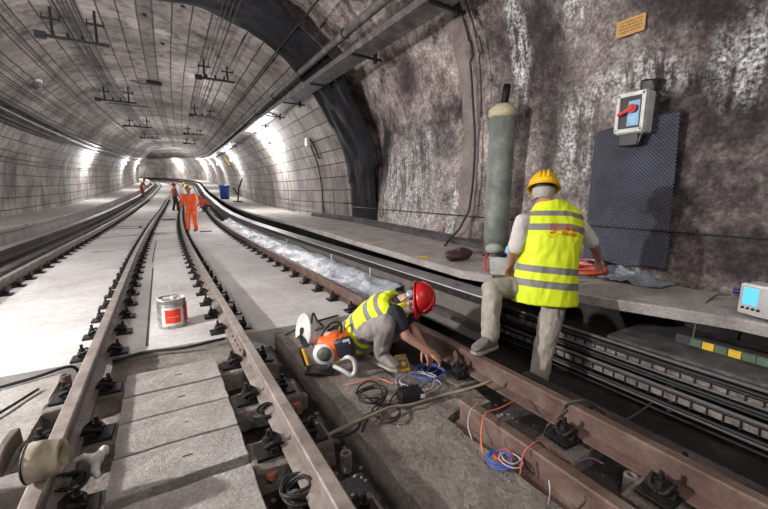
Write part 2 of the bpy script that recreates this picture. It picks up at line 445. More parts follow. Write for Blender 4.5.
# ------------------------------------------------------------ floor
bm = newbm(); sweep(bm, rect(-4.9, 4.9, -.6, -.42), steps(-8, 124)); tag(obj('floor', bm, M_bed), kind='structure')
def grid_slab(name, u0, u1, s0, s1, w0, w1, mat_, step=.08, amp=.012, label=None, edge=.02):
    bm = newbm(); nu = max(2, int((u1-u0)/step)); nsn = max(2, int((s1-s0)/step)); g = []
    for i in range(nsn+1):
        row = []
        for j in range(nu+1):
            u = u0+(u1-u0)*j/nu; s = s0+(s1-s0)*i/nsn
            if j in (0, nu): u += edge*noise.noise(V((s*4, u, 1)))
            if i in (0, nsn): s += edge*1.5*noise.noise(V((u*4, s, 2)))
            row.append(bm.verts.new(P(s, u, w1+amp*noise.noise(V((u*2.5, s*2.5, 0)))+amp*.5*noise.noise(V((u*9, s*9, 0))))))
        g.append(row)
    for a, b in zip(g, g[1:]):
        for j in range(nu): bm.faces.new((a[j], a[j+1], b[j+1], b[j]))
    bd = [e for e in bm.edges if e.is_boundary]; r = bmesh.ops.extrude_edge_only(bm, edges=bd)
    for v in [q for q in r['geom'] if isinstance(q, bmesh.types.BMVert)]: v.co.z += w0-w1
    o = obj(name, bm, mat_); tag(o, kind='structure')
    return o
# raised clean track slab beyond the work zone
bm = newbm(); sweep(bm, rect(-2.35, 2.28, -.42, -.18), steps(3.78, 124)); tag(obj('floor', bm, M_slab), kind='structure')
grid_slab('floor', -1.9, -.76, -8, 3.66, -.45, -.2, M_panel, .1, .012)
grid_slab('floor', -.44, .48, 3.25, 3.75, -.45, -.225, M_old, .06, .02)
grid_slab('floor', .94, 1.50, -3, 3.72, -.45, -.21, M_old, .05, .018)
grid_slab('floor', 1.47, 1.93, 1.66, 2.12, -.45, -.215, M_old, .04, .03)
grid_slab('floor', 1.49, 1.80, 2.10, 2.55, -.45, -.225, M_old, .04, .03)
grid_slab('floor', -.74, -.34, -3, 3.7, -.46, -.33, M_old, .06, .02)
grid_slab('floor', .33, .90, -3, 3.76, -.46, -.36, M_bed, .05, .03)
grid_slab('floor', 1.66, 2.25, -3, 1.9, -.46, -.30, M_side, .05, .02)
grid_slab('floor', 2.2, 3.4, -6, 3.0, -.46, -.36, M_bed, .08, .05)
grid_slab('floor', 1.48, 1.95, 2.95, 3.76, -.46, -.25, M_bed, .05, .03)
# four heavy cover panels between the running rails
for i, (a, b, w) in enumerate(((2.89, 3.25, -.150), (2.55, 2.885, -.155), (2.20, 2.54, -.152), (1.88, 2.19, -.150), (1.30, 1.835, -.165))):
    bm = newbm(); box(bm, P((a+b)/2, .0, w-.09), (.62, b-a-.008, .18), bev=.006)
    bmesh.ops.subdivide_edges(bm, edges=[e for e in bm.edges if e.calc_length() > .1], cuts=5, use_grid_fill=True)
    rough(bm, .006, 9, i); 
    lab = ['pale concrete cover panel farthest along the row between the middle rails', 'pale concrete cover panel, second along from the open gravel gap', 'concrete cover panel in the middle of the row with a short lifting slot',
           'concrete cover panel with a dirty far joint, before the last of the row', 'grey weathered concrete cover panel at the bottom of the photo, closest to the viewer'][i]
    o = single('cover_panel', bm, M_panel, lab, 'concrete panel', 'concrete cover panels between the middle rails')
    if i < 4:
        t_ = newbm(); box(t_, V((.03, .0, .18+.002)), (.05, .012, .006)); sl = link('lifting_slot', (lambda me: (t_.to_mesh(me), me)[1])(bpy.data.meshes.new('lifting_slot')), M_black, o)
# side channels outside the outer rails
bm = newbm(); sweep(bm, rect(-3.15, -2.33, -.42, -.25), steps(-8, 124)); tag(obj('floor', bm, M_side), kind='structure')
bm = newbm(); sweep(bm, rect(2.27, 2.62, -.42, -.22), steps(3.4, 124)); tag(obj('floor', bm, M_side), kind='structure')

# walkways
def walkway():
    bm = newbm(); pr_n = 3
    ss = sorted(set([-8, -4, -1, 0, .4, .8, 1.15, 1.5, 1.85]+[2.1+.3*i for i in range(80)]+steps(27, 124)))
    rings = []
    for s in ss:
        if s > 124: break
        u, z = ul(s), zl(s)
        if 1.95 < s < 2.75: u += .05
        u += .012*noise.noise(V((s*5, 0, 0)))
        rings.append([P(s, u+.02, z-.09), P(s, u, z-.012), P(s, u+.015, z), P(s, 5.2, z), P(s, 5.2, z-.1)])
    loft(bm, rings); tag(obj('walkway', bm, M_walk), 'concrete walkway ledge along the wall where the yellow vest worker leans', 'walkway', kind='structure')
walkway()
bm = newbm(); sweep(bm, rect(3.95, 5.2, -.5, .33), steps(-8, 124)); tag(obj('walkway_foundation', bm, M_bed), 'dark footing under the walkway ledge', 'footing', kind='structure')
bm = newbm(); sweep(bm, [(-4.9, -.5), (-3.35, -.5), (-3.35, .28), (-3.2, .30), (-3.2, .38), (-3.22, .4), (-4.9, .4)], steps(-8, 124))
tag(obj('walkway', bm, M_walk), 'concrete walkway ledge at the foot of the opposite wall', 'walkway', kind='structure')
# dark channel at the foot of the right wall
bm = newbm(); sweep(bm, [(4.2, 0), (4.36, 0), (4.36, .12), (4.31, .15), (4.2, .10)], [3.9+.3*i for i in range(30)], off=lambda s: (interp([(4, 0), (9, .33)], s), zl(s)-.01))
single('wall_gutter', bm, M_side, 'low dark gutter edging where the stained wall meets the walkway', 'gutter')

# ------------------------------------------------------------ rails
RAILP = [(-.07, -.16), (.07, -.16), (.07, -.148), (.012, -.13), (.010, -.05), (.034, -.04), (.036, -.008), (.028, 0), (-.028, 0), (-.036, -.008), (-.034, -.04), (-.010, -.05), (-.012, -.13), (-.07, -.148)]
RU = [-2.035, -.535, .545, 2.045]
for u, (lab, m_) in zip(RU, (('long brown running rail beside the far side channel, outer rail of the farther track', M_rail),
                       ('worn steel running rail passing the pale pipe stub, inner rail of the farther track', M_rail),
                       ('worn steel running rail passing beside the row of cover panels and the orange saw', M_rail),
                       ('rusty running rail on which the standing worker rests his raised shoe', M_rust))):
    bm = newbm(); sweep(bm, [(a+u, b) for a, b in RAILP], steps(-5, 124)); 
    o = obj('running_rail', bm, [m_]); tag(o, lab, 'rail')
    for s in ((1.4, 5.1) if u > 0 else (2.6,)):
        pass
bm = newbm(); sweep(bm, [(a*1.05+1.60, b*1.15-.075) for a, b in RAILP], [-3+.4*i for i in range(12)]+[1.62]); single('check_rail', bm, M_rust, 'short rusty cut rail length with orange wire looped over it', 'rail')
# joint bars (fishplates) on the saw-side rail
bm = newbm(); 
for du in (-1, 1): box(bm, P(3.35, .545+du*.028, -.088), (.02, .5, .07), bev=.004)
for k in range(4): cyl(bm, P(3.17+.12*k, .49, -.088), P(3.17+.12*k, .60, -.088), .013, 6)
single('joint_bar', bm, M_rail, 'bolted steel joint bar clamped on the rail next to the saw', 'rail joint')

def fastener(name='rail_fastener', parts=True):
    """plate, clips and bolts straddling one rail; origin on the rail line at slab level (w=-.18)"""
    def plate(bm):
        box(bm, (0, 0, .01), (.40, .15, .02), bev=.004)
        for sx in (-1, 1): box(bm, (sx*.105, 0, .035), (.04, .13, .035), bev=.004)
    def clip(bm, sx):
        for dy in (-.035, .035):
            tube(bm, spline([(sx*.055, dy, .045), (sx*.10, dy*1.3, .075), (sx*.145, dy, .05), (sx*.14, dy*.2, .03)], 3), .011, 6)
        box(bm, (sx*.085, 0, .058), (.06, .05, .016), bev=.003)
    def bolt(bm, sx):
        cyl(bm, (sx*.125, 0, .02), (sx*.125, 0, .13), .012, 8); cyl(bm, (sx*.125, 0, .062), (sx*.125, 0, .092), .024, 6); cyl(bm, (sx*.125, 0, .05), (sx*.125, 0, .062), .033, 10)
    if parts:
        root = bpy.data.objects.new(name, None); COL.objects.link(root)
        bm = newbm(); plate(bm); obj('base_plate', bm, M_dark, root)
        for sx in (-1, 1):
            bm = newbm(); clip(bm, sx); obj('clip', bm, M_dark, root)
            bm = newbm(); bolt(bm, sx); obj('bolt', bm, M_dark, root)
        return root
    bm = newbm(); plate(bm)
    for sx in (-1, 1): clip(bm, sx); bolt(bm, sx)
    return obj(name, bm, M_dark)
F1 = fastener(); F2 = fastener(parts=False)
FL = ['black bolted fastener in the row along the outermost rail of the farther track', 'black bolted fastener in the row along the rail just past the metal can',
      'black bolted fastener in the row along the rail beside the saw', 'black bolted fastener in the row gripping the rusty rail behind the crouching worker']
FG = ['fasteners of the outermost rail', 'fasteners of the rail near the can', 'fasteners of the rail near the saw', 'fasteners of the rusty outer rail']
first = [True, True]
used_sp = []
for r, u in enumerate(RU):
    s = [4.1, 3.86, 3.95, 3.9][r]
    while s < 38:
        nearby = s < 9
        src = F1 if nearby else F2; x, y, z, th = align(s); loc = P(s, u, -.18)
        if first[0 if nearby else 1]:
            o = src; o.location = loc; o.rotation_euler = (0, 0, -th); first[0 if nearby else 1] = False
        else: o = dup(src, loc, -th)
        o['label'] = FL[r]; o['category'] = 'rail fastener'; o['group'] = FG[r]
        s += .56 if s < 22 else .68
# worksite fasteners in the opened channels (dirty, lower)
WF = [(-.535, 3.15, 'grimy fastener in the opened channel nearest the panels\' far end, under the can-side rail'), (-.535, 2.55, 'grimy fastener in the opened channel with a pale sleeve beside it'), (-.535, 1.93, 'grimy clamp in the channel under the white knotted rag'),
      (.545, 3.1, 'dark fastener in the saw-side trench at the panels\' far end'), (.545, 2.5, 'dark fastener midway down the trench beside the cover panels'), (.545, 1.9, 'dark fastener above the brick rubble in the trench'), (.545, 1.25, 'dark cable-draped fastener at the bottom edge of the trench'),
      (2.045, 2.0, 'dark clamp under the rusty rail at the kneeling worker\'s hand'), (2.045, 1.1, 'greasy fastener with white cap under the rusty rail, past the shoe'), (2.045, .62, 'greasy large clamp under the rusty rail near the photo\'s bottom corner')]
for u, s, lab in WF:
    o = dup(F1, P(s, u, -.17 if u > 2 else -.19), random.uniform(-.06, .06), lab); o['category'] = 'rail fastener'; o['group'] = 'fasteners in the opened channels'

# cement pads / broken blocks under worksite fasteners
k = 0
for u, s, lab in WF:
    bm = newbm(); box(bm, P(s, u, -.27), (.46, .24, .16), bev=.015); bmesh.ops.subdivide_edges(bm, edges=bm.edges[:], cuts=2); rough(bm, .018, 12, k); k += 1
    tag(obj('floor', bm, M_old), kind='structure')

# ------------------------------------------------------------ side power rails and covers
def conductor(side):
    bm = newbm(); sg = side
    return bm
tr = thing('conductor_rail_guard', 'flat grey conductor rail cover with painted edge highlight running under the walkway lip', 'rail cover', P(3, 2.74, -.2))
bm = newbm(); sweep(bm, [(2.60, .245), (2.86, .245), (2.86, .27), (2.60, .27)], steps(2.35, 90)); obj('top_board', bm, M_cover, tr)
bm = newbm(); sweep(bm, [(2.585, .19), (2.605, .19), (2.605, .272), (2.585, .272)], steps(2.35, 90)); obj('front_board', bm, M_dark, tr)
bm = newbm(); sweep(bm, [(2.61, -.2), (2.64, -.2), (2.64, .22), (2.61, .22)], steps(2.35, 90)); obj('lower_board', bm, plain('brownish_board', (.13, .115, .105), .8), tr)
bm = newbm(); sweep(bm, [(2.580, .264), (2.588, .264), (2.588, .276), (2.580, .276)], steps(2.35, 90)); obj('highlight_strip', bm, M_edge, tr)  # pale strip stands in for the highlight along the cover's edge
bm = newbm(); sweep(bm, [(2.66, -.02), (2.74, -.02), (2.74, .10), (2.66, .10)], steps(2.35, 60)); obj('power_rail', bm, M_dark, tr)
for i in range(11):
    bm = newbm(); s = 2.9+2.2*i; box(bm, P(s, 2.70, -.12), (.10, .10, .24)); box(bm, P(s, 2.72, .12), (.04, .06, .3)); obj('bracket', bm, M_dark, tr)
# low concrete side beams below the cover
for q, (a, b, c, d, l, mm) in enumerate(((2.46, 2.52, -.02, .04, 'dark lower edge beam running below the conductor cover', M_side), (2.30, 2.36, -.22, -.16, 'low grimy trunking running beside the rusty rail\'s outer side', M_side))):
    bm = newbm(); sweep(bm, rect(a, b, c, d), steps(2.3, 3.8)); single('cable_trunking', bm, mm, l, 'trunking', 'trunkings beside the rusty rail')
# plastic sheeting laid between rail and cover
bm = newbm(); g = []
ss_ = [3.75+.10*i for i in range(150)]
for i, s in enumerate(ss_):
    row = []
    for j in range(15):
        u = 2.13+.44*j/14; w = -.115+.22*(j/14)**1.2+.035*noise.noise(V((u*6, s*2, 0)))+.022*noise.noise(V((u*16, s*5, 0)))
        row.append(bm.verts.new(P(s, u, w)))
    g.append(row)
for a, b in zip(g, g[1:]):
    for j in range(14): bm.faces.new((a[j], a[j+1], b[j+1], b[j])).smooth = True
o = single('plastic_sheet', bm, plain('grey_sheeting', (.36, .39, .44), .35, .0, .5, 5, bumpy=.8, dist=.05), 'crinkled pale grey sheeting spread between the rusty rail and the conductor cover', 'sheeting', smooth=True)
o.modifiers.new('solid', 'SOLIDIFY').thickness = .006
for s, u in ((4.5, 2.52), (5.9, 2.52), (8.6, 2.52)):
    bm = newbm(); cyl(bm, P(s, u, -.1), P(s, u, .19), .009, 6); ball(bm, P(s, u, .19), .013, sub=1)
    single('marker_pin', bm, M_white, 'short white pin standing upright beside the conductor cover', 'pin', 'white pins by the conductor cover')
# left side conductor
tr = thing('conductor_rail_guard', 'dark conductor rail under a pinkish cover along the opposite walkway', 'rail cover', P(3, -2.95, -.25))
bm = newbm(); sweep(bm, rect(-3.12, -2.86, .02, .045), steps(-4, 90)); obj('top_board', bm, plain('dusty_cover', (.30, .25, .27), .6), tr)
bm = newbm(); sweep(bm, rect(-2.875, -2.86, -.09, .047), steps(-4, 90)); obj('front_board', bm, M_side, tr)
bm = newbm(); sweep(bm, rect(-3.0, -2.93, -.2, -.06), steps(-4, 60)); obj('power_rail', bm, M_rust, tr)
for w0 in (-.10,):
    bm = newbm(); sweep(bm, rect(-2.52, -2.38, -.3, -.11), steps(-4, 90)); single('cable_trunking', bm, M_side, 'low brown trunking beside the outermost rail of the farther track', 'trunking')

# near-right cable racks under the walkway
def rk(s): return (.04, 0)
bm = newbm(); sweep(bm, rect(3.11, 3.9, .06, .10), [-6+.5*i for i in range(16)]); single('trough_lid', bm, concrete('gritty_lid', (.03, .028, .028), (.085, .08, .08), (.2, .19, .19), 6, .4, .8), 'flat grey trough lid under the walkway in front of the painted kerb', 'trough lid')
tr = thing('painted_kerb', 'low kerb painted with yellow and green blocks beneath the walkway', 'kerb', P(.8, 3.6, -.05))
bm = newbm(); box(bm, P(-1.35, 3.48, .13), (.08, 5.0, .07)); obj('kerb_body', bm, M_side, tr)
for i, (a, m_) in enumerate(((1.02, 1), (.945, 0), (.87, 1), (.795, 0), (.72, 1), (.645, 1))):
    bm = newbm(); box(bm, P(a, 3.437, .13), (.008, .068, .055)); obj('yellow_block' if m_ == 0 else 'green_block', bm, plain('kerb_yellow', (.75, .48, .03), .7) if m_ == 0 else plain('kerb_green', (.09, .15, .10), .7), tr)
CW = [(.13, .02), (.10, .0), (.075, .02), (.02, .02), (-.01, 0), (-.04, .02), (-.07, -.01), (-.10, .02), (-.19, .0), (-.22, .02), (-.26, 0.)]
for i, (w, du) in enumerate(CW):
    bm = newbm(); tube(bm, spline([P(s, 2.98+du+rk(s)[0], w-.05+.012*noise.noise(V((s*2, i, 0)))) for s in [-4+.55*j for j in range(13)]], 2), .014, 7)
    single('power_cable', bm, M_cable if i % 3 else M_gcable, 'black cable among the bundle racked in tiers beneath the walkway edge', 'cable', 'racked cables beneath the walkway', smooth=True)
for i, (w, du) in enumerate(((.06, .0), (-.13, -.0))):
    tr = thing('cable_tray', ['upper pale cable tray with cross wires among the racked cables', 'lower pale cable tray with cross wires, below the other tray'][i], 'cable tray', P(1, 3., w-.08), 'pale cable trays')
    ssx = [-4+.5*j for j in range(16)]
    bm = newbm(); sweep(bm, [(3.0+du, w-.03-.05), (3.012+du, w-.05-.03), (3.012+du, w-.01), (3.0+du, w-.01)], ssx, off=rk); obj('channel', bm, plain('tray_pale', (.20, .17, .155), .8, scale=14, var=.8), tr)
    bm = newbm()
    for j in range(86):
        s = -3.8+.085*j; p = P(s, 2.992+du+rk(s)[0], w-.045); box(bm, p, (.008, .008, .085))
    tag(obj('cross_wire_pattern', bm, M_dark, tr), kind='stuff')
for j in range(9):
    s = -3.2+.7*j; bm = newbm(); c = P(s, 3.03+rk(s)[0], -.2); box(bm, c, (.03, .03, .46)); single('cable_rack_post', bm, M_dark, 'dark upright post holding the racked cables beneath the walkway', 'rack post', 'posts of the cable rack')
bm = newbm(); sweep(bm, rect(2.36, 2.44, -.36, -.2), [-5+.4*i for i in range(18)], off=lambda s: (interp([(-2, -.0), (2, .08)], s), 0)); single('cable_trunking', bm, M_side, 'low dirty trunking at the standing worker\'s feet', 'trunking')

# ------------------------------------------------------------ ceiling and wall services
def along(name, u, w, r, s0, s1, m_, label, cat='cable', group=None, sag=.0, n=10, d=.5):
    bm = newbm(); ss = steps(s0, s1, d); tube(bm, [P(s, u, w-sag*abs(math.sin(s*1.3))) for s in ss], r, n)
    return single(name, bm, m_, label, cat, group, smooth=True)
def svc(u, w): return 0
tr = thing('service_pipe', 'large round grey pipe hung along the shoulder of the vault', 'pipe', P(9, 3.2, 4.1))
bm = newbm(); tube(bm, [P(s, 3.2, 4.21) for s in steps(-4, 110, .5)], .075, 14); obj('pipe_run', bm, M_pipe, tr, True)
for s in [1.5+2.6*i for i in range(16)]:
    bm = newbm(); tube(bm, ring(P(s, 3.2, 4.21), rgt(s)*.083, V((0, 0, .083)), 16)+[P(s, 3.283, 4.21)], .012, 6); tube(bm, [P(s, 3.26, 4.27), P(s, 3.38, 4.40)], .012, 6); obj('pipe_clamp', bm, M_dark, tr)
tr = thing('cable_channel', 'wide rusty channel tray of cables below the large round pipe', 'cable tray', P(9, 3.35, 3.8))
ch_off = lambda s: (0, interp([(4, 0), (9, .12), (15, .28)], s)*.5)
bm = newbm(); sweep(bm, [(3.16, 3.84), (3.18, 3.75), (3.52, 3.72), (3.54, 3.84), (3.5, 3.84), (3.5, 3.77), (3.2, 3.78), (3.2, 3.84)], steps(-4, 110), off=ch_off); obj('channel', bm, M_pipe, tr)
for i in range(4):
    bm = newbm(); tube(bm, [P(s, 3.24+.07*i, 3.81+ch_off(s)[1]) for s in steps(-4, 110)], .026, 8); obj('tray_cable', bm, M_cable if i % 2 else M_gcable, tr, True)
for s in [1.9+2.2*i for i in range(18)]:
    bm = newbm(); dw = ch_off(s)[1]; box(bm, P(s, 3.45, 3.70+dw), (.62, .05, .035), rgt(s), fwd(s)); box(bm, P(s, 3.62, 3.74+dw), (.05, .08, .22), rgt(s), fwd(s)); obj('bracket', bm, M_dark, tr)
# second small cable along the vault
along('vault_cable', 2.72, 4.70, .02, -4, 100, M_cable, 'thin black cable above the large round pipe')
along('vault_cable', 2.05, 5.02, .016, 9.9, 100, M_cable, 'thin black cable high between pipe and vault crown')
# left services
LB = [(-3.46, 3.66, .065), (-3.57, 3.49, .055), (-3.68, 3.33, .06)]
for i, (u, w, r) in enumerate(LB):
    along('service_cable', u, w, r, -2, 110, M_cable if i != 1 else M_pipe, ['topmost heavy black cable of the bundle on the opposite wall', 'middle greyish duct of the bundle on the opposite wall', 'lowest heavy black cable of the bundle on the opposite wall'][i], 'cable', 'heavy cables on the opposite wall')
for i, (u, w) in enumerate(((-3.22, 4.10), (-3.05, 4.30), (-2.5, 4.78))):
    along('vault_cable', u, w, .014 if i < 2 else .02, 2, 110, M_cable, ['lower thin cable on the vault above the heavy wall bundle', 'upper thin cable on the vault above the heavy wall bundle', 'thicker single cable across the vault near the dome camera'][i], 'cable', 'thin cables on the vault')
for i in range(6):
    along('crown_cable', -1.32-.07*i, 5.24-.022*i, .012, 4, 80, M_cable, 'thin black cable in the flat bundle beside the vault crown', 'cable', 'flat cable bundle on the vault')
for i in range(4):
    along('crown_cable', 1.45+.09*i, 5.22-.03*i, .009, 4, 80, M_cable, 'fine black cable in the sparse bundle on the pipe side of the crown', 'cable', 'sparse cable bundle on the vault')
along('wall_cable', -4.36, 2.35, .014, 2, 100, M_cable, 'single thin cable strung along the opposite wall', n=6)
bm = newbm(); pts = [(9.6, 4.72), (8.2, 4.62)]+[(s, 4.36+interp(US, s)-.02) for s in (7, 6, 5, 4, 3, 2, 1, 0, -2)]
tube(bm, [P(s, u-.02, .91) for s, u in pts], .010, 6); single('wall_cable', bm, M_cable, 'thin dark line cable strung level along the stained wall', 'cable', smooth=True)
along('wall_cable', 4.72, 1.0, .010, 9.6, 60, M_cable, 'thin cable continuing low along the panelled wall', n=6)

# catenary style hangers on the vault
def hanger(s, u0, u1, w, lab, second=True):
    tr = thing('cable_hanger', lab, 'hanger bracket', P(s, (u0+u1)/2, w), 'dark hanger brackets under the vault')
    R_, F_ = rgt(s), fwd(s)
    bm = newbm(); box(bm, P(s, (u0+u1)/2, w), (u1-u0, .07, .06), R_, F_); obj('cross_bar', bm, M_dark, tr)
    for k, f in enumerate((.22, .82)):
        u = u0+(u1-u0)*f; top = 5.36-.045*u*u
        bm = newbm(); cyl(bm, P(s, u, w), P(s, u, top), .028, 8); box(bm, P(s, u, (w+top)/2+.06), (.34, .05, .04), R_, F_)
        for q in (-.15, 0, .15): cyl(bm, P(s, u+q, (w+top)/2+.02), P(s, u+q, (w+top)/2+.17), .012, 6)
        obj('hanger_post', bm, M_dark, tr)
    bm = newbm(); box(bm, P(s, u0+.08, w), (.2, .12, .14), R_, F_, bev=.01); obj('end_clamp', bm, M_dark, tr)
    if second:
        bm = newbm(); box(bm, P(s+.4, (u0+u1)/2+.35, w-.02), (u1-u0, .05, .03), R_, F_); obj('lower_bar', bm, M_dark, tr)
    for q in range(3):
        bm = newbm(); cyl(bm, P(s, u0+.3+q*.25, w+.02), P(s, u0+.3+q*.25, w+.12), .03, 8); obj('insulator', bm, M_dark, tr)
hanger(11.2, -2.05, -.75, 4.62, 'dark hanger bracket closest overhead on the crown\'s far side', False)
hanger(13.0, 1.15, 2.25, 4.72, 'dark hanger bracket closest overhead on the pipe side', False)
hanger(18.2, -2.0, -.7, 4.72, 'second dark hanger bracket along the far side, with a lower bar')
hanger(19.8, 1.2, 2.3, 4.75, 'second dark hanger bracket along the pipe side, with a lower bar')
hanger(26, -2.0, -.6, 4.75, 'third dark hanger bracket along the far side of the crown', False)
hanger(28, 1.0, 2.2, 4.75, 'third dark hanger bracket along the pipe side', False)
hanger(34, -1.9, -.5, 4.78, 'distant hanger bracket on the far side of the crown', False)
hanger(37, 1.0, 2.1, 4.78, 'distant hanger bracket on the pipe side of the crown', False)
# small dark fixture at crown
for s, u, lab in ((17, .0, 'small dark junction box at the crown of the vault'),):
    bm = newbm(); box(bm, P(s, u, 5.3), (.5, .25, .12), bev=.02); tube(bm, spline([P(s, u-.25, 5.25), P(s-.2, u-.45, 5.2), P(s-.1, u-.7, 5.28)], 4), .015, 6); single('junction_box', bm, M_dark, lab, 'junction box')
for s, u in ((9.95, .75), (10.9, .0), (12.6, .35)):
    bm = newbm(); lathe(bm, P(s, u, 5.33), [(.045, 0), (.045, .05)], n=10); single('anchor_plug', bm, M_black, 'small round black plug set in the vault panels', 'plug', 'black plugs in the vault')
# dome camera
p0 = P(15.3, -3.05, 4.45)
tr = thing('dome_camera', 'round grey dome camera on an arm above the heavy wall cables', 'camera', p0)
bm = newbm(); ball(bm, p0, (.17, .17, .17)); obj('dome', bm, M_pipe, tr, True)
bm = newbm(); lathe(bm, p0+V((0, 0, .05)), [(.19, 0), (.19, .06), (.12, .12)]); obj('dome_cap', bm, M_white, tr, True)
bm = newbm(); tube(bm, [p0+V((0, 0, .15)), p0+V((-.5, -.2, .22)), p0+V((-.8, -.4, .15))], .04, 8); box(bm, p0+V((-.5, -.2, .2)), (.3, .2, .16), bev=.02); obj('arm', bm, M_dark, tr)

# light fixtures with real lamps
def lampfix(s, side, u, w, energy, lab, size=.16):
    p = P(s, side*u, w); inn = (P(s, 0, w)-p).normalized(); R_ = fwd(s)
    tr = thing('wall_lamp', lab, 'lamp', p, 'tunnel wall lamps')
    bm = newbm(); box(bm, p, (.10, .34, .12), inn, R_, bev=.01); obj('housing', bm, M_white, tr)
    bm = newbm(); box(bm, p+inn*.07+V((0, 0, -.03)), (.06, .30, .10), inn, R_, bev=.01); obj('lens', bm, M_lamp, tr)
    ld = bpy.data.lights.new('wall_lamp_light', 'POINT'); ld.energy = energy; ld.shadow_soft_size = size; ld.color = (1, .98, .965)
    lo = bpy.data.objects.new('wall_lamp_light', ld); COL.objects.link(lo); lo.location = p+inn*.32+V((0, 0, -.10))
LAMPS = [(16.6, 1, 4.0, 3.38, 'bright lamp on the panelled wall just past the membrane'), (29.5, 1, 4.02, 3.3, 'second lamp along the panelled wall, past the bright one'), (42, 1, 4.05, 3.3, 'third lamp along the panelled wall near the bend'), (54, 1, 4.05, 3.3, 'fourth lamp along the panelled wall, in the bend'), (66, 1, 4.1, 3.2, 'lamp on the outside of the bend above the pale walkway'), (77, 1, 4.1, 3.2, 'next lamp on the outside of the bend, past the walkway curve'), (90, 1, 4.1, 3.2, 'farthest lamp on the outside of the bend'),
         (28.5, -1, 4.1, 3.0, 'brightest lamp on the opposite wall below the cable bundle'), (44, -1, 4.1, 3.0, 'second lamp along the opposite wall'), (56, -1, 4.1, 3.0, 'third lamp on the opposite wall near the bend'), (68, -1, 4.1, 3.0, 'last lamp on the opposite wall, in the bend')]
for s, sd, u, w, lab in LAMPS: lampfix(s, sd, u, w, 400 if s < 20 else (290 if s < 60 else 560), lab)
# outside the frame: one inferred work lamp, then unseen fills added for brightness
def hidden_lamp(pos, energy, size, col=(1, .975, .955)):
    ld = bpy.data.lights.new('unseen_light', 'POINT'); ld.energy = energy; ld.shadow_soft_size = size; ld.color = col
    lo = bpy.data.objects.new('unseen_light', ld); COL.objects.link(lo); lo.location = pos; return lo
hidden_lamp(V((-3.9, 3.2, 1.95)), 900, .07)
hidden_lamp(V((-3.0, -2.5, 3.6)), 150, .4)  # added fill from behind the viewer, no fixture modelled
hidden_lamp(V((-3.2, 8.0, 3.2)), 260, .25)  # added fill that brightens the vault
hidden_lamp(V((0.6, -1.5, 4.6)), 110, .4)  # added overhead fill for the near area

# ------------------------------------------------------------ wall fittings, near right
def wallx(y, z, back=.0):
    """point on the rough wall at that Y and Z"""
    o_, loc, n_, i_ = WR_BVH.ray_cast(V((2.5, y, z)), V((1, 0, 0)))[:1][0], None, None, None
    return o_ - V((back, 0, 0))
dg = bpy.context.evaluated_depsgraph_get()
WR_BVH = BVHTree.FromPolygons([v.co[:] for v in WR.data.vertices], [p.vertices[:] for p in WR.data.polygons])
def wx(y, z): return WR_BVH.ray_cast(V((2.0, y, z)), V((1, 0, 0)))[0].x
# studded mat
bm = newbm(); uvl = bm.loops.layers.uv.new('UVMap'); g = []
ny, nz = 26, 44
for i in range(ny+1):
    row = []
    for j in range(nz+1):
        fy, fz = i/ny, j/nz
        yb = 1.54+(2.38-1.54)*fy; yt = 1.62+(2.40-1.62)*fy; y_ = yb+(yt-yb)*fz; z_ = .52+.012*math.sin(fy*9)+(2.02-.1*fy-.5)*fz+.03*noise.noise(V((fy*4, 0, 1)))*(fz > .9)
        row.append((bm.verts.new(V((wx(y_, z_)*.35+.65*4.22-.03, y_, z_))), y_, z_))
    g.append(row)
for a, b in zip(g, g[1:]):
    for j in range(nz):
        q = (a[j], a[j+1], b[j+1], b[j]); f = bm.faces.new([t[0] for t in q]); f.smooth = True
        for l, t in zip(f.loops, q): l[uvl].uv = (t[1], t[2])
o = single('studded_mat', bm, M_mat, 'dark blue studded rubber mat fixed on the stained wall below the switch box', 'rubber mat')
o.modifiers.new('solid', 'SOLIDIFY').thickness = .01
# switch box
bx = V((4.05, 1.955, 2.055))
tr = thing('switch_box', 'pale grey switch box with red and blue switch mounted above the studded mat', 'switch box', bx+V((.1, 0, -.2)))
bm = newbm(); box(bm, bx+V((.06, 0, 0)), (.16, .27, .40), bev=.02); obj('enclosure', bm, M_white, tr)
bm = newbm()
for a in (-1, 1): box(bm, bx+V((-.035, a*.115, 0)), (.03, .035, .36), bev=.005); box(bm, bx+V((-.035, 0, a*.17)), (.03, .25, .04), bev=.005)
obj('door_frame', bm, M_white, tr)
bm = newbm(); box(bm, bx+V((-.024, 0, 0)), (.008, .2, .30)); obj('window_panel', bm, M_black, tr)
bm = newbm(); box(bm, bx+V((-.034, -.03, -.01)), (.014, .11, .24), bev=.01); obj('switch_plate', bm, plain('pale_blue', (.28, .48, .72), .4), tr)
bm = newbm(); lathe(bm, bx+V((-.035, -.03, .03)), [(.04, 0), (.04, .05)], V((-1, 0, 0))); box(bm, bx+V((-.08, .02, .01)), (.025, .16, .035), V((1, 0, 0)), V((0, .93, -.36)), V((0, .36, .93)), bev=.008); obj('rotary_handle', bm, M_red, tr)
bm = newbm(); box(bm, bx+V((.08, .02, -.25)), (.12, .18, .12), bev=.01); obj('cable_box', bm, M_black, tr)
bm = newbm()
for k in (-.03, .03): cyl(bm, bx+V((.04, -.06+k, -.2)), bx+V((.04, -.03+k, -.30)), .012, 8)
obj('cable_gland', bm, M_pipe, tr)
bm = newbm(); box(bm, bx+V((.17, -.05, .27)), (.1, .16, .14), bev=.03); rough(bm, .03, 11); obj('cable_recess', bm, M_black, tr)
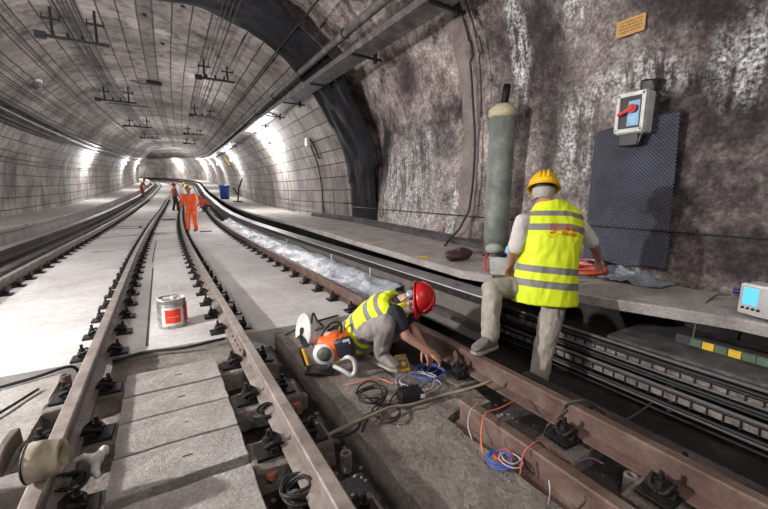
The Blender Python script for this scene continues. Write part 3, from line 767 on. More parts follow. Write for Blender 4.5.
# yellow plate
c = V((wx(2.13, 2.94)-.04, 2.13, 2.94))
tr = thing('warning_plate', 'small faded yellow plate with lines of lettering high on the wall', 'sign', c)
bm = newbm(); box(bm, c, (.01, .27, .16)); obj('plate', bm, plain('faded_yellow', (.50, .29, .09), .6, scale=30), tr)
bm = newbm()
random.seed(3)
for r_ in range(4):
    y_ = .10
    while y_ > -.10:
        w_ = random.uniform(.008, .028); box(bm, c+V((-.007, y_-w_/2, .048-.03*r_)), (.002, w_, .010)); y_ -= w_+.008
obj('lettering', bm, plain('plate_ink', (.18, .09, .04), .7), tr)
# thick pipe column
pc = V((4.03, 3.56, .40))
tr = thing('standpipe', 'tall greenish grey standpipe with a cream collar against the wall', 'pipe', pc)
bm = newbm(); lathe(bm, pc, [(.165, 0), (.17, .4), (.168, 1.3), (.165, 1.90)], n=24)
obj('pipe_body', bm, concrete('green_grey_pipe', (.09, .11, .095), (.18, .21, .185), (.33, .36, .33), 3., .3, .5, .5), tr, True)
bm = newbm(); lathe(bm, pc+V((0, 0, 1.88)), [(.17, 0), (.185, .03), (.18, .10), (.12, .15), (.09, .17)], n=24); rough(bm, .008, 20); obj('collar', bm, plain('cream_plaster', (.52, .47, .30), .8, scale=30), tr, True)
bm = newbm(); cyl(bm, pc+V((0, 0, 2.0)), pc+V((.05, 0, 2.3)), .05, 14); obj('upper_pipe', bm, M_dark, tr, True)
bm = newbm(); box(bm, pc+V((0, 0, .02)), (.42, .42, .05), bev=.01); obj('base_flange', bm, M_side, tr)
# rib with cables running round the wall
def rib_pt(w_, s_=4.4, ins=.0):
    pr = dense(NEAR, 8); 
    best = min(pr[:80], key=lambda q: abs(q[1]-w_)); return P(s_, best[0]-ins, w_)
bm = newbm(); rings = []
for q in range(0, 92):
    u, w = dense(NEAR, 8)[q]; c = P(4.55, u, w); inn = (P(4.55, 0, 2.2)-c).normalized()
    rings.append([c-inn*.12+V((0, -.22, 0)), c+inn*.045+V((0, -.16, 0)), c+inn*.055+V((0, .16, 0)), c-inn*.12+V((0, .24, 0))])
loft(bm, rings); bmesh.ops.subdivide_edges(bm, edges=bm.edges[:], cuts=1); rough(bm, .035, 5); 
o = obj('trim_2', bm, concrete('pinkish_rib', (.15, .12, .115), (.27, .22, .205), (.36, .31, .29), 3., .5, .6)); tag(o, kind='structure')
def ribcable(s_, wmax, wmin, ins, r, lab, off=0., bend=True):
    bm = newbm(); pts = []
    for u, w in reversed(dense(NEAR, 8)[:96]):
        if wmin <= w <= wmax: pts.append(P(s_+.03*math.sin(w*3+off), u-ins*(1.5 if w < 3.2 else 1), w-ins*.6*(w > 3.5)))
    if bend:
        e = pts[-1]; pts += [e+V((-.02, .06, -.12)), e+V((-.06, .14, -.3)), V((4.12, 4.65, .5)), V((3.9, 4.5, .42))]
    tube(bm, pts, r, 8); return single('hanging_cable', bm, M_cable, lab, 'cable', smooth=True)
ribcable(4.28, 5.2, .95, .15, .017, 'thick black cable arching down the wall rib to the walkway')
ribcable(4.10, 5.0, 2.3, .17, .010, 'thinner black cable beside the thick one on the wall rib', 1., False)
# conduit and white box past the membrane
c = P(12.2, 4.32, 3.02)
tr = thing('junction_box', 'small white box with a curling cable on the wall just past the membrane', 'junction box', c)
bm = newbm(); box(bm, c, (.12, .2, .36), bev=.02); obj('enclosure', bm, M_white, tr)
bm = newbm(); tube(bm, spline([c+V((0, -.1, .1)), c+V((-.05, -.45, -.05)), c+V((.0, -.75, -.35)), c+V((.1, -.72, -.6)), c+V((.1, -.85, -.62))], 5), .03, 8); obj('cable_tail', bm, M_cable, tr, True)
bm = newbm(); tube(bm, [P(12.0, u-.05, w) for u, w in reversed(dense(FAR, 6)) if .5 < w < 2.95], .022, 8); single('wall_conduit', bm, M_cable, 'black conduit running down the panelled wall from the white box', 'conduit', smooth=True)
# far objects
c = P(29, 3.35, .5)
tr = thing('blue_bin', 'small blue bin on the distant walkway', 'bin', c)
bm = newbm(); lathe(bm, c, [(.30, 0), (.36, .85), (.37, .86), (.37, .9)], n=16); obj('bin_body', bm, plain('blue_plastic', (.02, .07, .32), .4), tr, True)
bm = newbm(); lathe(bm, c+V((0, 0, .9)), [(.38, 0), (.38, .05), (.2, .09)], n=16); obj('lid', bm, plain('blue_plastic', (.02, .07, .32), .4), tr, True)
bm = newbm(); c = P(25.5, 3.8, .5); box(bm, c+V((0, 0, .03)), (.5, .4, .06)); 
tube(bm, [c, c+V((.1, 0, .9)), c+V((.35, 0, 1.5))], .05, 6); tube(bm, [c+V((.05, 0, .4)), c+V((-.25, 0, .9))], .04, 6); single('service_stand', bm, M_dark, 'dark bent metal stand on the walkway this side of the blue bin', 'stand')
# yellow hose on arch far right
bm = newbm(); tube(bm, [P(33, u-.1, w) for u, w in dense(FAR, 6) if 3.0 < w < 3.7], .05, 8); single('yellow_hose', bm, M_yellow, 'short yellow hose high on the distant wall by the pipe', 'hose', smooth=True)

# ------------------------------------------------------------ slab details
for s, u, l, lab in ((11.1, -1.3, .5, 'narrow drain slot in the slab of the farther track'), (11.25, 1.45, .5, 'narrow drain slot in the slab of the nearer track')):
    bm = newbm(); box(bm, P(s, u, -.178), (l, .13, .012)); single('drain_slot', bm, M_black, lab, 'drain')
bm = newbm(); box(bm, P(21.5, .0, -.17), (.55, .9, .03)); single('drain_grate', bm, M_dark, 'dark square grate between the inner rails, past the can', 'grate')
bm = newbm(); box(bm, P(17.5, -1.3, -.172), (1.3, .12, .012)); box(bm, P(18.4, -1.4, -.172), (1.1, .1, .012)); box(bm, P(18., -.95, -.172), (.1, .9, .012)); single('slab_marking', bm, M_side, 'dark rectangular cut lines in the distant slab', 'marking')
for u, s0, s1, lab in ((-.21, 3.9, 8.2, 'first shallow groove cut along the slab beside the can'), (-.235, 8.9, 13, 'farther shallow groove cut along the slab'), (.03, 4.9, 17, 'thin seam line along the middle of the slab behind the can')):
    bm = newbm(); sweep(bm, rect(u, u+.022, -.19, -.1785), steps(s0, s1)); single('slab_groove', bm, M_side if u < 0 else M_slab, lab, 'groove')
# can with red label
c = P(4.42, .03, -.18); KC = 1.2
can = thing('metal_can', 'dented silver metal can with a white edged red label standing on the slab', 'can', c)
bm = newbm(); lathe(bm, c, [(r_*KC, z_*KC*1.03) for r_, z_ in [(.112, 0), (.118, .008), (.113, .02), (.113, .09), (.116, .095), (.113, .10), (.113, .19), (.116, .195), (.113, .20), (.113, .235), (.12, .243), (.12, .252), (.108, .252), (.104, .24)]], n=28)
m_can, t, b = nt('can_metal'); t.links.new(ramp(t, noi(t, co(t), 18, 6, .7), [(.35, (.25, .24, .23)), (.6, (.55, .54, .53))]), b.inputs['Base Color']); b.inputs['Metallic'].default_value = .6; b.inputs['Roughness'].default_value = .35
obj('can_body', bm, m_can, can, True)
bm = newbm(); lathe(bm, c+V((.02, .02, .297)), [(.028, 0), (.028, .022)], n=12); box(bm, c+V((-.04, .03, .302)), (.06, .04, .014)); obj('cap', bm, M_white, can)
def wrap(bm, c, r, a0, a1, z0, z1, n=12):
    r *= KC; z0 *= KC; z1 *= KC
    vs = [(bm.verts.new(c+V((math.cos(a)*r, math.sin(a)*r, z0))), bm.verts.new(c+V((math.cos(a)*r, math.sin(a)*r, z1)))) for a in [a0+(a1-a0)*i/n for i in range(n+1)]]
    for p, q in zip(vs, vs[1:]): bm.faces.new((p[0], q[0], q[1], p[1])).smooth = True
af = math.atan2(-4.42, -.03)
bm = newbm(); wrap(bm, c, .1185, af-.72, af+.72, .03, .195); obj('white_label', bm, M_white, can)
bm = newbm(); wrap(bm, c, .120, af-.48, af+.58, .055, .175); obj('red_label', bm, plain('label_red', (.80, .05, .02), .5), can)
bm = newbm(); wrap(bm, c, .1213, af-.3, af+.4, .108, .113); obj('label_line', bm, plain('label_peach', (.9, .45, .3), .5), can)
bm = newbm(); wrap(bm, c, .120, af+1.0, af+1.5, .04, .22); obj('side_label', bm, plain('label_red', (.80, .05, .02), .5), can)

def wire(name, pts, r, m_, lab, cat='cable', group=None, k=6):
    bm = newbm(); tube(bm, spline(pts, k), r, 7); return single(name, bm, m_, lab, cat, group, smooth=True)
# cables crossing the slab
wire('slab_cable', [P(3.50, -1.35, -.185), P(3.62, -.95, -.18), P(3.72, -.72, -.175), P(3.74, -.66, -.3)], .012, M_cable, 'black cable lying at the broken edge of the farther track slab')
wire('slab_cable', [P(3.70, -.44, -.19), P(3.73, -.2, -.17), P(3.66, .1, -.168), P(3.72, .45, -.17)], .014, M_cable, 'black cable lying along the slab edge between can and cover panels')
wire('slab_cable', [P(3.56, 1.0, -.19), P(3.7, 1.3, -.17), P(3.8, 1.7, -.165)], .010, M_cable, 'thin black cable along the slab edge behind the saw')
wire('slab_cable', [P(2.9, -1.75, -.185), P(2.6, -1.3, -.18), P(3.1, -1.0, -.18), P(3.4, -.85, -.18)], .010, M_cable, 'black wire loop on the rough slab beside the far rail')

# ------------------------------------------------------------ voxel bodies
def blob(name, bm, mat_, parent, voxel=.008, it=3, fac=.5, folds=None, attr=None, cut=None):
    me = bpy.data.meshes.new('tmp'); bmesh.ops.recalc_face_normals(bm, faces=bm.faces); bm.to_mesh(me); bm.free()
    o = bpy.data.objects.new('tmp', me); COL.objects.link(o)
    r = o.modifiers.new('r', 'REMESH'); r.mode = 'VOXEL'; r.voxel_size = voxel
    if it: q = o.modifiers.new('s', 'SMOOTH'); q.iterations = it; q.factor = fac
    d = bpy.context.evaluated_depsgraph_get(); ev = o.evaluated_get(d); m2 = bpy.data.meshes.new_from_object(ev)
    bpy.data.objects.remove(o); bpy.data.meshes.remove(me)
    if folds:
        amp, fr, seed = folds; nrm = [v.normal.copy() for v in m2.vertices]
        for v, n_ in zip(m2.vertices, nrm):
            p = v.co*fr+V((seed, 0, 0)); p.z *= .55
            f = noise.noise(p)+.5*noise.noise(p*2.3)
            v.co += n_*(amp*(1-abs(f)*2))
    if attr:
        a = m2.attributes.new('h', 'FLOAT', 'POINT')
        a.data.foreach_set('value', [attr(v.co) for v in m2.vertices])
    if cut:
        b2 = bmesh.new(); b2.from_mesh(m2); bmesh.ops.delete(b2, geom=[v for v in b2.verts if cut(v.co)], context='VERTS'); b2.to_mesh(m2); b2.free()
    org = V(parent['origin'][:])
    for v in m2.vertices: v.co -= org
    m2.name = name
    return link(name, m2, mat_, parent, True)
def chain(bm, pts, rs, n=12):
    """tapered limb with balls at the joints"""
    for i in range(len(pts)-1):
        a, b = V(pts[i]), V(pts[i+1]); 
        tube(bm, [a, a.lerp(b, .5), b], [rs[i], (rs[i]+rs[i+1])/2*1.02, rs[i+1]], n)
    for p, r in zip(pts, rs): ball(bm, p, r, sub=2)
def hand(bm, wrist, d, n, side, curl=.5, sc=1.):
    """palm facing n, fingers along d; side=+1 thumb towards d x n"""
    d = d.normalized(); n = (n-d*n.dot(d)).normalized(); t = d.cross(n).normalized()*side
    pc = wrist+d*.05*sc
    ball(bm, pc, (.052*sc, .042*sc, .019*sc), d, t, n)
    box(bm, pc+d*.012*sc, (.075*sc, .078*sc, .026*sc), d, t, n, bev=.01*sc)
    for i, (o_, l) in enumerate(((.030, .075), (.010, .083), (-.011, .078), (-.031, .060))):
        p = wrist+d*.088*sc+t*o_*sc; dr = d+t*(o_*1.5); q = [p-dr*.02*sc]; cur = dr.normalized(); 
        for k, f in enumerate((.42, .32, .26)):
            ang = curl*(.5, .8, .6)[k]; cur = (cur*math.cos(ang)+n*math.sin(ang)).normalized(); p = p+cur*l*f*sc; q.append(p.copy())
        tube(bm, q, [.0105*sc, .0100*sc, .0092*sc, .008*sc], 8); 
        for a, r in zip(q[1:], (.0104, .0096, .0083)): ball(bm, a, r*sc, sub=1)
    p = wrist+d*.025*sc+t*.032*sc; dr = (d*.65+t*.75+n*.25).normalized(); q = [p, p+dr*.035*sc]; dr = (d*.85+t*.3+n*.45).normalized(); q.append(q[-1]+dr*.034*sc); dr = (d*.8+n*.6).normalized(); q.append(q[-1]+dr*.025*sc)
    tube(bm, q, [.016*sc, .0125*sc, .011*sc, .009*sc], 8)
    for a, r in zip(q[1:], (.0125, .011, .009)): ball(bm, a, r*sc, sub=1)
def head(bm, c, up, face, s=1.):
    up = up.normalized(); face = (face-up*face.dot(up)).normalized(); r = up.cross(face)
    ball(bm, c+up*.03*s, (.078*s, .096*s, .088*s), r, face, up, 3)
    ball(bm, c-up*.035*s+face*.022*s, (.060*s, .068*s, .078*s), r, face, up)
    ball(bm, c-up*.095*s+face*.062*s, (.026*s, .022*s, .020*s), r, face, up)
    tube(bm, [c+face*.088*s+up*.022*s, c+face*.118*s-up*.018*s], [.009*s, .015*s], 8); ball(bm, c+face*.110*s-up*.020*s, (.017*s, .014*s, .011*s), r, face, up)
    ball(bm, c+face*.082*s+up*.036*s, (.055*s, .018*s, .012*s), r, face, up)
    ball(bm, c+face*.084*s-up*.052*s, (.026*s, .014*s, .007*s), r, face, up); ball(bm, c+face*.082*s-up*.066*s, (.022*s, .014*s, .008*s), r, face, up)
    for q in (-1, 1):
        ball(bm, c+r*.082*s*q-face*.006*s+up*.0*s, (.010*s, .020*s, .033*s), r, face, up); ball(bm, c+r*.05*s*q+face*.055*s-up*.02*s, (.024*s, .024*s, .02*s), r, face, up)
def torso(bm, secs, side_lo, side_hi, grow=0., n=20):
    """secs: (centre, half width, half depth); side axis blends from lo to hi"""
    rings = []
    m = len(secs)
    for i, (c, a, b) in enumerate(secs):
        prev, nxt = secs[max(0, i-1)][0], secs[min(m-1, i+1)][0]; d = (nxt-prev).normalized()
        sd = side_lo.lerp(side_hi, i/(m-1)); sd = (sd-d*sd.dot(d)).normalized(); fr = d.cross(sd)
        rings.append(ring(c, sd*(a+grow), fr*(b+grow), n, .85))
    loft(bm, rings)
def helmet(parent, c, up, face, m_, s=1., name='helmet'):
    up = up.normalized(); face = (face-up*face.dot(up)).normalized(); r = up.cross(face)
    bm = newbm(); rings = []
    for k in range(9):
        a = k/8*math.pi/2*.97; rings.append(ring(c+up*(.125*s*math.sin(a)), r*(.112*s*math.cos(a)), face*(.132*s*math.cos(a)), 28))
    loft(bm, rings)
    for o_ in (-.03, 0, .03): tube(bm, [c+r*o_*s+face*(.132*s*math.cos(a))+up*(.127*s*math.sin(a)) for a in [i/10*math.pi*.8+.3 for i in range(11)]], .008*s, 6)
    o = obj(name, bm, m_, parent, True)
    bm = newbm(); rr = []
    for (k, h) in ((1.0, .0), (1.10, -.008), (1.11, -.016), (.98, -.012)):
        pts = []
        for i in range(28):
            a = 2*math.pi*i/28; ext = 1+.20*max(0, math.sin(a))**2 if k > 1 else 1
            pts.append(c+up*(h*s-.01*s*(k > 1)*max(0, math.sin(a)))+r*(.112*s*k*math.cos(a))+face*(.132*s*k*ext*math.sin(a)))
        rr.append(pts)
    vs = [[bm.verts.new(p) for p in q] for q in rr]; vs.append(vs[0])
    for a, b in zip(vs, vs[1:]):
        for i in range(28): bm.faces.new((a[i], a[(i+1) % 28], b[(i+1) % 28], b[i]))
    return o, bm
def eyes(parent, c, up, face, s=1.):
    up = up.normalized(); face = (face-up*face.dot(up)).normalized(); r = up.cross(face)
    for q in (-1, 1):
        bm = newbm(); ball(bm, c+r*.032*s*q+face*.080*s+up*.016*s, .0125*s, sub=2); obj('eye', bm, plain('eye_white', (.5, .48, .45), .3), parent, True)
        bm = newbm(); ball(bm, c+r*.032*s*q+face*.090*s+up*.016*s, .006*s, sub=1); obj('iris', bm, M_black, parent, True)
def foot(bm, ankle, toe, up, w=.045, h=.06, heel=.07):
    d = (toe-ankle); d -= up*d.dot(up); L = d.length; d.normalize(); s_ = d.cross(up)
    base = ankle-up*h
    rr = []
    for f, ww, hh in ((-heel, .028, .05), (-heel*.5, .040, .085), (0, .042, .10), (L*.35, .044, .085), (L*.65, .050, .062), (L*.9, .044, .045), (L*1.05, .026, .03)):
        rr.append(ring(base+d*f+up*hh/2, s_*ww, up*hh/2, 14, .7))
    loft(bm, rr); return base, d, s_, L
def shoe(parent, ankle, toe, up, m_=None, heel=.07, h=.09):
    bm = newbm(); base, d, s_, L = foot(bm, ankle, toe, up, h=h, heel=heel)
    tube(bm, [ankle-up*.05, ankle+up*.05], [.05, .052], 14); 
    o = blob('shoe', bm, m_ or M_shoe, parent, .006, 2)
    b2 = newbm(); rr = []
    for f, ww in ((-heel-.005, .028), (-heel*.5, .043), (0, .045), (L*.35, .046), (L*.65, .053), (L*.9, .048), (L*1.07, .028)):
        rr.append([base+d*f+s_*ww, base+d*f-s_*ww, base+d*f-s_*ww-up*.02, base+d*f+s_*ww-up*.02])
    loft(b2, rr); so = obj('sole', b2, M_sole, o)
    so.parent = o; 
    for v in so.data.vertices: v.co -= V(parent['origin'][:])
    return o
def grow_chain(bm, pts, rs, g): chain(bm, pts, [r+g for r in rs])

# ------------------------------------------------------------ standing worker
FA = V((.82, .57, 0)).normalized()                            # the way he faces (away from the viewer, to the wall)
pel = at(546, 282, 3.02); nk = at(549, 204, 2.98); hd = at(543.5, 192, 3.0)
hipL, hipR = at(536, 288, 3.10), at(557, 292, 3.06)
knL, anL, toL = at(492, 288, 2.99), at(490, 338, 2.88), at(474, 356, 2.80)
knR, anR, toR = at(546, 338, 3.02), at(538.5, 379, 3.06), at(534, 392, 3.22)
shL, shR = at(523, 221, 2.94), at(579, 225, 3.04)
elL, elR = at(515, 250, 2.98), at(594, 246, 3.06)
wrL, wrR = at(511, 264, 3.20), at(598, 259, 3.26)
W1 = thing('person', 'standing worker in yellow vest and yellow helmet with one foot on the rail', 'person', V((pel.x, pel.y, anR.z-.1)))
body = newbm()
sh_side = (shR-shL).normalized(); hip_side = (hipR-hipL).normalized()
mid = (shL+shR)/2
up_t = (nk-pel).normalized()
mid = (shL+shR)/2+up_t*.035
SEC = [(pel-up_t*.09, .160, .12), (pel, .182, .135), (pel.lerp(mid, .3), .185, .14), (pel.lerp(mid, .55), .195, .14), (pel.lerp(mid, .82), .215, .135), (mid+up_t*.0, .20, .11), (mid.lerp(nk, .6), .10, .075), (nk+up_t*.01, .058, .06)]
torso(body, SEC, hip_side, sh_side)
chain(body, [hipL, knL, anL], [.085, .058, .042]); chain(body, [hipR, knR, anR], [.085, .058, .042])
chain(body, [shL, elL, wrL], [.052, .042, .030]); chain(body, [shR, elR, wrR], [.052, .042, .030])
hu = (V((-.10, -.02, 1))+FA*.30).normalized(); hf = (FA*1+V((0, 0, -.5))).normalized()
head(body, hd, hu, hf, .98); tube(body, [nk-up_t*.05, hd-hu*.02-hf*.02], [.058, .056], 14)
hand(body, wrL, (wrL-elL)+V((0, 0, -.05)), V((.3, -.4, -.8)), 1, .7); hand(body, wrR, (wrR-elR)+V((0, 0, -.04)), V((-.3, .4, -.8)), -1, .7)
blob('body', body, M_skin, W1, .0062, 2)
eyes(W1, hd, hu, hf)
bm = newbm(); c = hd+hu*.012-hf.normalized()*.012; fx = (hf-hu*hf.dot(hu)).normalized(); rx = hu.cross(fx)
ball(bm, c-hu*.012, (.086, .098, .092), rx, fx, hu, 3)
blob('hair', bm, M_hair, W1, .006, 1, folds=(.002, 60, 1), cut=lambda p: (p-hd).dot(fx) > .03 or (p-hd).dot(hu) < -.060)
ho, brim = helmet(W1, hd+hu*.042, hu+fx*.12, fx, plain('helmet_yellow', (.88, .52, .01), .3), 1.06)
obj('brim', brim, plain('helmet_yellow', (.88, .52, .01), .3), W1, True)
bm = newbm(); tube(bm, [hd+hu*.035+rx*.086*math.cos(a)+fx*.1*math.sin(a) for a in [math.pi+.35+i/12*(math.pi-.7) for i in range(13)]], [.013]*13, 8); obj('helmet_band', bm, M_black, W1, True)
# clothes
bm = newbm(); grow_chain(bm, [hipL, knL, knL.lerp(anL, .93)], [.092, .072, .060], .006); grow_chain(bm, [hipR, knR, anR+V((0, 0, -.01))], [.095, .074, .066], .006)
torso(bm, SEC[:3], hip_side, sh_side, .014)
blob('trousers', bm, M_trous, W1, .008, 2, folds=(.009, 9, 2))
bm = newbm(); torso(bm, SEC[1:7], hip_side, sh_side, .012); grow_chain(bm, [shL, shL.lerp(elL, .90)], [.056, .054], .006); grow_chain(bm, [shR, shR.lerp(elR, .80)], [.056, .052], .006)
blob('tshirt', bm, M_tee, W1, .008, 2, folds=(.006, 11, 5))
VS = [(pel-up_t*.17-sh_side*.02, .25, .185), (pel-up_t*.02-sh_side*.015, .238, .183), (pel.lerp(mid, .3), .222, .176), (pel.lerp(mid, .6), .228, .176), (pel.lerp(mid, .85), .242, .167), (mid+up_t*.03, .23, .13), (mid.lerp(nk, .8)+up_t*.01, .125, .095), (nk+up_t*.025, .088, .082)]
bm = newbm(); torso(bm, VS, hip_side, sh_side, .008)
vl = (nk-VS[0][0]).length
def hS(p):
    q = p-VS[0][0]; h = q.dot(up_t)/vl; sd = q.dot(sh_side); return h+max(0, sd-.05)*.28*(h > .55)+sd*.10*(h <= .5)
vest = blob('hi_vis_vest', bm, vest_mat('vest_yellow', [(.165, .235), (.31, .375), (.735, .80), (.875, .925)]), W1, .008, 2, folds=(.006, 8, 9), attr=hS)
bm = newbm(); tube(bm, [anL-V((0, 0, .03)), anL.lerp(knL, .16)], [.048, .046], 12); obj('sock', bm, M_cable, W1, True)
shoe(W1, anL, toL, V((0, 0, 1)), h=.068); shoe(W1, anR, toR, V((0, 0, 1)), h=.085)
# print on the back of the vest
bv = BVHTree.FromPolygons([(v.co+V(W1['origin'][:]))[:] for v in vest.data.vertices], [p.vertices[:] for p in vest.data.polygons])
Fb = (hf-up_t*hf.dot(up_t)); Fb = V((FA.x, FA.y, 0)).normalized()
px_ = V((Fb.y, -Fb.x, 0)).normalized(); 
def on_vest(px, py): return at(px, py, 2.2)
def project(bm, thick=.003):
    dead = []
    for v in bm.verts:
        h = bv.ray_cast(v.co, (v.co-CAM).normalized())
        if h[0] is None: dead.append(v)
        else: v.co = h[0]+h[1]*thick*(-1 if h[1].dot(CF) > 0 else 1)
    if dead: bmesh.ops.delete(bm, geom=dead, context='VERTS')
def text_on(txt, p, size, R_, U_, name, m_, shear=0.2):
    cu = bpy.data.curves.new('txt', 'FONT'); cu.body = txt; cu.size = size; cu.shear = shear; cu.offset = .0012; cu.resolution_u = 3
    o = bpy.data.objects.new('txt', cu); COL.objects.link(o); d = bpy.context.evaluated_depsgraph_get(); me = bpy.data.meshes.new_from_object(o.evaluated_get(d)); bpy.data.objects.remove(o)
    bm = bmesh.new(); bm.from_mesh(me); bmesh.ops.triangulate(bm, faces=bm.faces[:]); bmesh.ops.subdivide_edges(bm, edges=bm.edges[:], cuts=1)
    for v in bm.verts: v.co = p+R_*v.co.x+U_*v.co.y
    project(bm); bm.normal_update(); org = V(W1['origin'][:]); bmesh.ops.translate(bm, verts=bm.verts, vec=-org)
    m2 = bpy.data.meshes.new(name); bm.to_mesh(m2); bm.free(); o = link(name, m2, m_); o.parent = vest; return o
M_print = plain('orange_print', (.80, .12, .02), .6)
R_t = (at(586, 233, 2.95)-at(546, 227, 2.95)).normalized(); U_t = up_t-R_t*up_t.dot(R_t); U_t.normalize()
base_ = 2.4
def backp(px, py): return at(px, py, 2.2) 
sc_ = 2.2/2.85
text_on('S/', backp(549, 233), .082*sc_, R_t, U_t, 'emblem_letters', M_print, .3)
text_on('Siama', backp(562, 229.5), .050*sc_, R_t, U_t, 'print_name', M_print)
text_on('Electric', backp(561, 234.5), .040*sc_, R_t, U_t, 'print_name', M_print)
bm = newbm(); cc = backp(553, 230)
for i in range(14):
    a = i/14*2*math.pi; d_ = R_t*math.cos(a)+U_t*math.sin(a); e_ = R_t*-math.sin(a)+U_t*math.cos(a); r0, r1 = .048*sc_, .062*sc_
    q = [cc+d_*r0-e_*.0028, cc+d_*r0+e_*.0028, cc+d_*r1+e_*.0012, cc+d_*r1-e_*.0012]
    bm.faces.new([bm.verts.new(p) for p in q])
project(bm); bmesh.ops.translate(bm, verts=bm.verts, vec=-V(W1['origin'][:])); m2 = bpy.data.meshes.new('sunburst'); bm.to_mesh(m2); bm.free(); o = link('sunburst', m2, M_print); o.parent = vest
print('shoe check', anL, anR, 'pel', pel, 'wr', wrL, wrR)

# ------------------------------------------------------------ crouching worker
pel = at(361, 330, 3.22); nk = at(399, 301, 3.02); hd = at(413, 298.5, 2.98)
hipA, hipB = at(362, 333, 3.12), at(366, 327, 3.30)            # A nearer the viewer
knA, anA, toA = at(387, 324, 2.86), at(381, 351, 3.0), at(398, 357, 2.88)
knB, anB, toB = at(398, 330, 3.12), at(352, 352, 3.30), at(372, 353, 3.34)
shA, shB = at(395, 313, 2.90), at(399, 304, 3.16)
elA, wrA = at(406, 336, 2.86), at(430, 352, 2.88)
elB, wrB = at(414, 330, 3.08), at(424, 347, 3.02)
W2 = thing('person', 'crouching worker in red helmet and yellow vest reaching under the rusty rail', 'person', V((pel.x, pel.y, -.2)))
body = newbm(); sh_side = (shB-shA).normalized(); hip_side = (hipB-hipA).normalized(); mid = (shA+shB)/2; up_t = (nk-pel).normalized()
bow = V((0, 0, .045))
SEC = [(pel-up_t*.06, .13, .11), (pel, .16, .125), (pel.lerp(mid, .35)+bow*.9, .15, .115), (pel.lerp(mid, .65)+bow, .165, .12), (pel.lerp(mid, .88)+bow*.4, .17, .115), (mid, .145, .10), (mid.lerp(nk, .6), .09, .075), (nk+up_t*.01, .056, .058)]
torso(body, SEC, hip_side, sh_side)
chain(body, [hipA, knA, anA], [.085, .058, .042]); chain(body, [hipB, knB, anB], [.085, .058, .042])
chain(body, [shA, elA, wrA], [.052, .040, .028]); chain(body, [shB, elB, wrB], [.052, .040, .028])
hu = (CR*.93+CU*.12+CF*-.25).normalized(); hf = (CU*-.72-CF*.42+CR*.22).normalized()
head(body, hd, hu, hf, .98); tube(body, [nk-up_t*.06, hd-hu*.04], [.058, .056], 14)
hand(body, wrA, (wrA-elA)+CU*-.02, V((0, .3, -1)), 1, .9); hand(body, wrB, (wrB-elB), V((0, .3, -1)), -1, .8)
blob('body', body, M_skin2, W2, .0062, 2)
eyes(W2, hd, hu, hf)
fx = (hf-hu*hf.dot(hu)).normalized(); rx = hu.cross(fx)
bm = newbm(); ball(bm, hd+hu*.02-fx*.014, (.084, .094, .074), rx, fx, hu, 3)
blob('hair', bm, M_dhair, W2, .006, 1, cut=lambda p: (p-hd).dot(fx) > .04 or (p-hd).dot(hu) < -.04)
M_hr = plain('helmet_red', (.50, .012, .015), .3)
ho, brim = helmet(W2, hd+hu*.045, hu, fx, M_hr, 1.02); obj('brim', brim, M_hr, W2, True)
bm = newbm(); 
for q in (-1, 1): tube(bm, spline([hd+hu*.05+rx*.10*q, hd-hu*.02+rx*.093*q+fx*.02, hd-hu*.10+rx*.05*q+fx*.05], 4), .006, 6)
obj('chin_strap', bm, M_cable, W2, True)
bm = newbm(); c = hd+fx*.095-hu*.05; ball(bm, c, (.045, .035, .04), rx, fx, hu); obj('dust_mask', bm, M_white, W2, True)
bm = newbm(); c = hd-fx*.04-hu*.03+CU*.05; 
for q in (-1, 1): lathe(bm, hd+rx*.088*q-fx*.005+hu*.0, [(.032, 0), (.036, .012), (.03, .03), (.015, .034)], rx*q, n=14)
obj('ear_defenders', bm, plain('silver_blue', (.35, .42, .5), .3, .3), W2, True)
bm = newbm(); grow_chain(bm, [hipA, knA, anA], [.094, .074, .056], .006); grow_chain(bm, [hipB, knB, anB], [.094, .072, .056], .006); torso(bm, SEC[:3], hip_side, sh_side, .012)
blob('trousers', bm, M_gtrous, W2, .008, 2, folds=(.009, 9, 4))
bm = newbm(); torso(bm, SEC[0:7], hip_side, sh_side, .013); grow_chain(bm, [shA, shA.lerp(elA, .55)], [.058, .052], .012); grow_chain(bm, [shB, shB.lerp(elB, .6)], [.058, .052], .012)
tube(bm, [mid.lerp(nk, .5), nk+up_t*.025], [.072, .066], 14)
blob('dark_tshirt', bm, M_navy, W2, .008, 2, folds=(.005, 11, 5))
VS = [(pel-up_t*.10-CU*.01, .175, .15), (pel+up_t*.02, .18, .15), (pel.lerp(mid, .35)+bow*1.2, .165, .138), (pel.lerp(mid, .65)+bow*1.2, .178, .142), (pel.lerp(mid, .9)+bow*.6, .182, .128), (mid+up_t*.02, .15, .11), (mid.lerp(nk, .5), .11, .09)]
bm = newbm(); torso(bm, VS, hip_side, sh_side, .008); org2 = VS[0][0]; vl2 = (VS[-1][0]-org2).length
def hK(p): return (p-org2).dot(up_t)/vl2
blob('hi_vis_vest', bm, vest_mat('vest_yellow_banded', [(.10, .19), (.28, .36), (.60, .70), (.82, .90)]), W2, .008, 2, folds=(.006, 9, 3), attr=hK)
shoe(W2, anA, toA, V((0, 0, 1)), M_gtrous); shoe(W2, anB, toB, V((0, 0, 1)), M_gtrous)

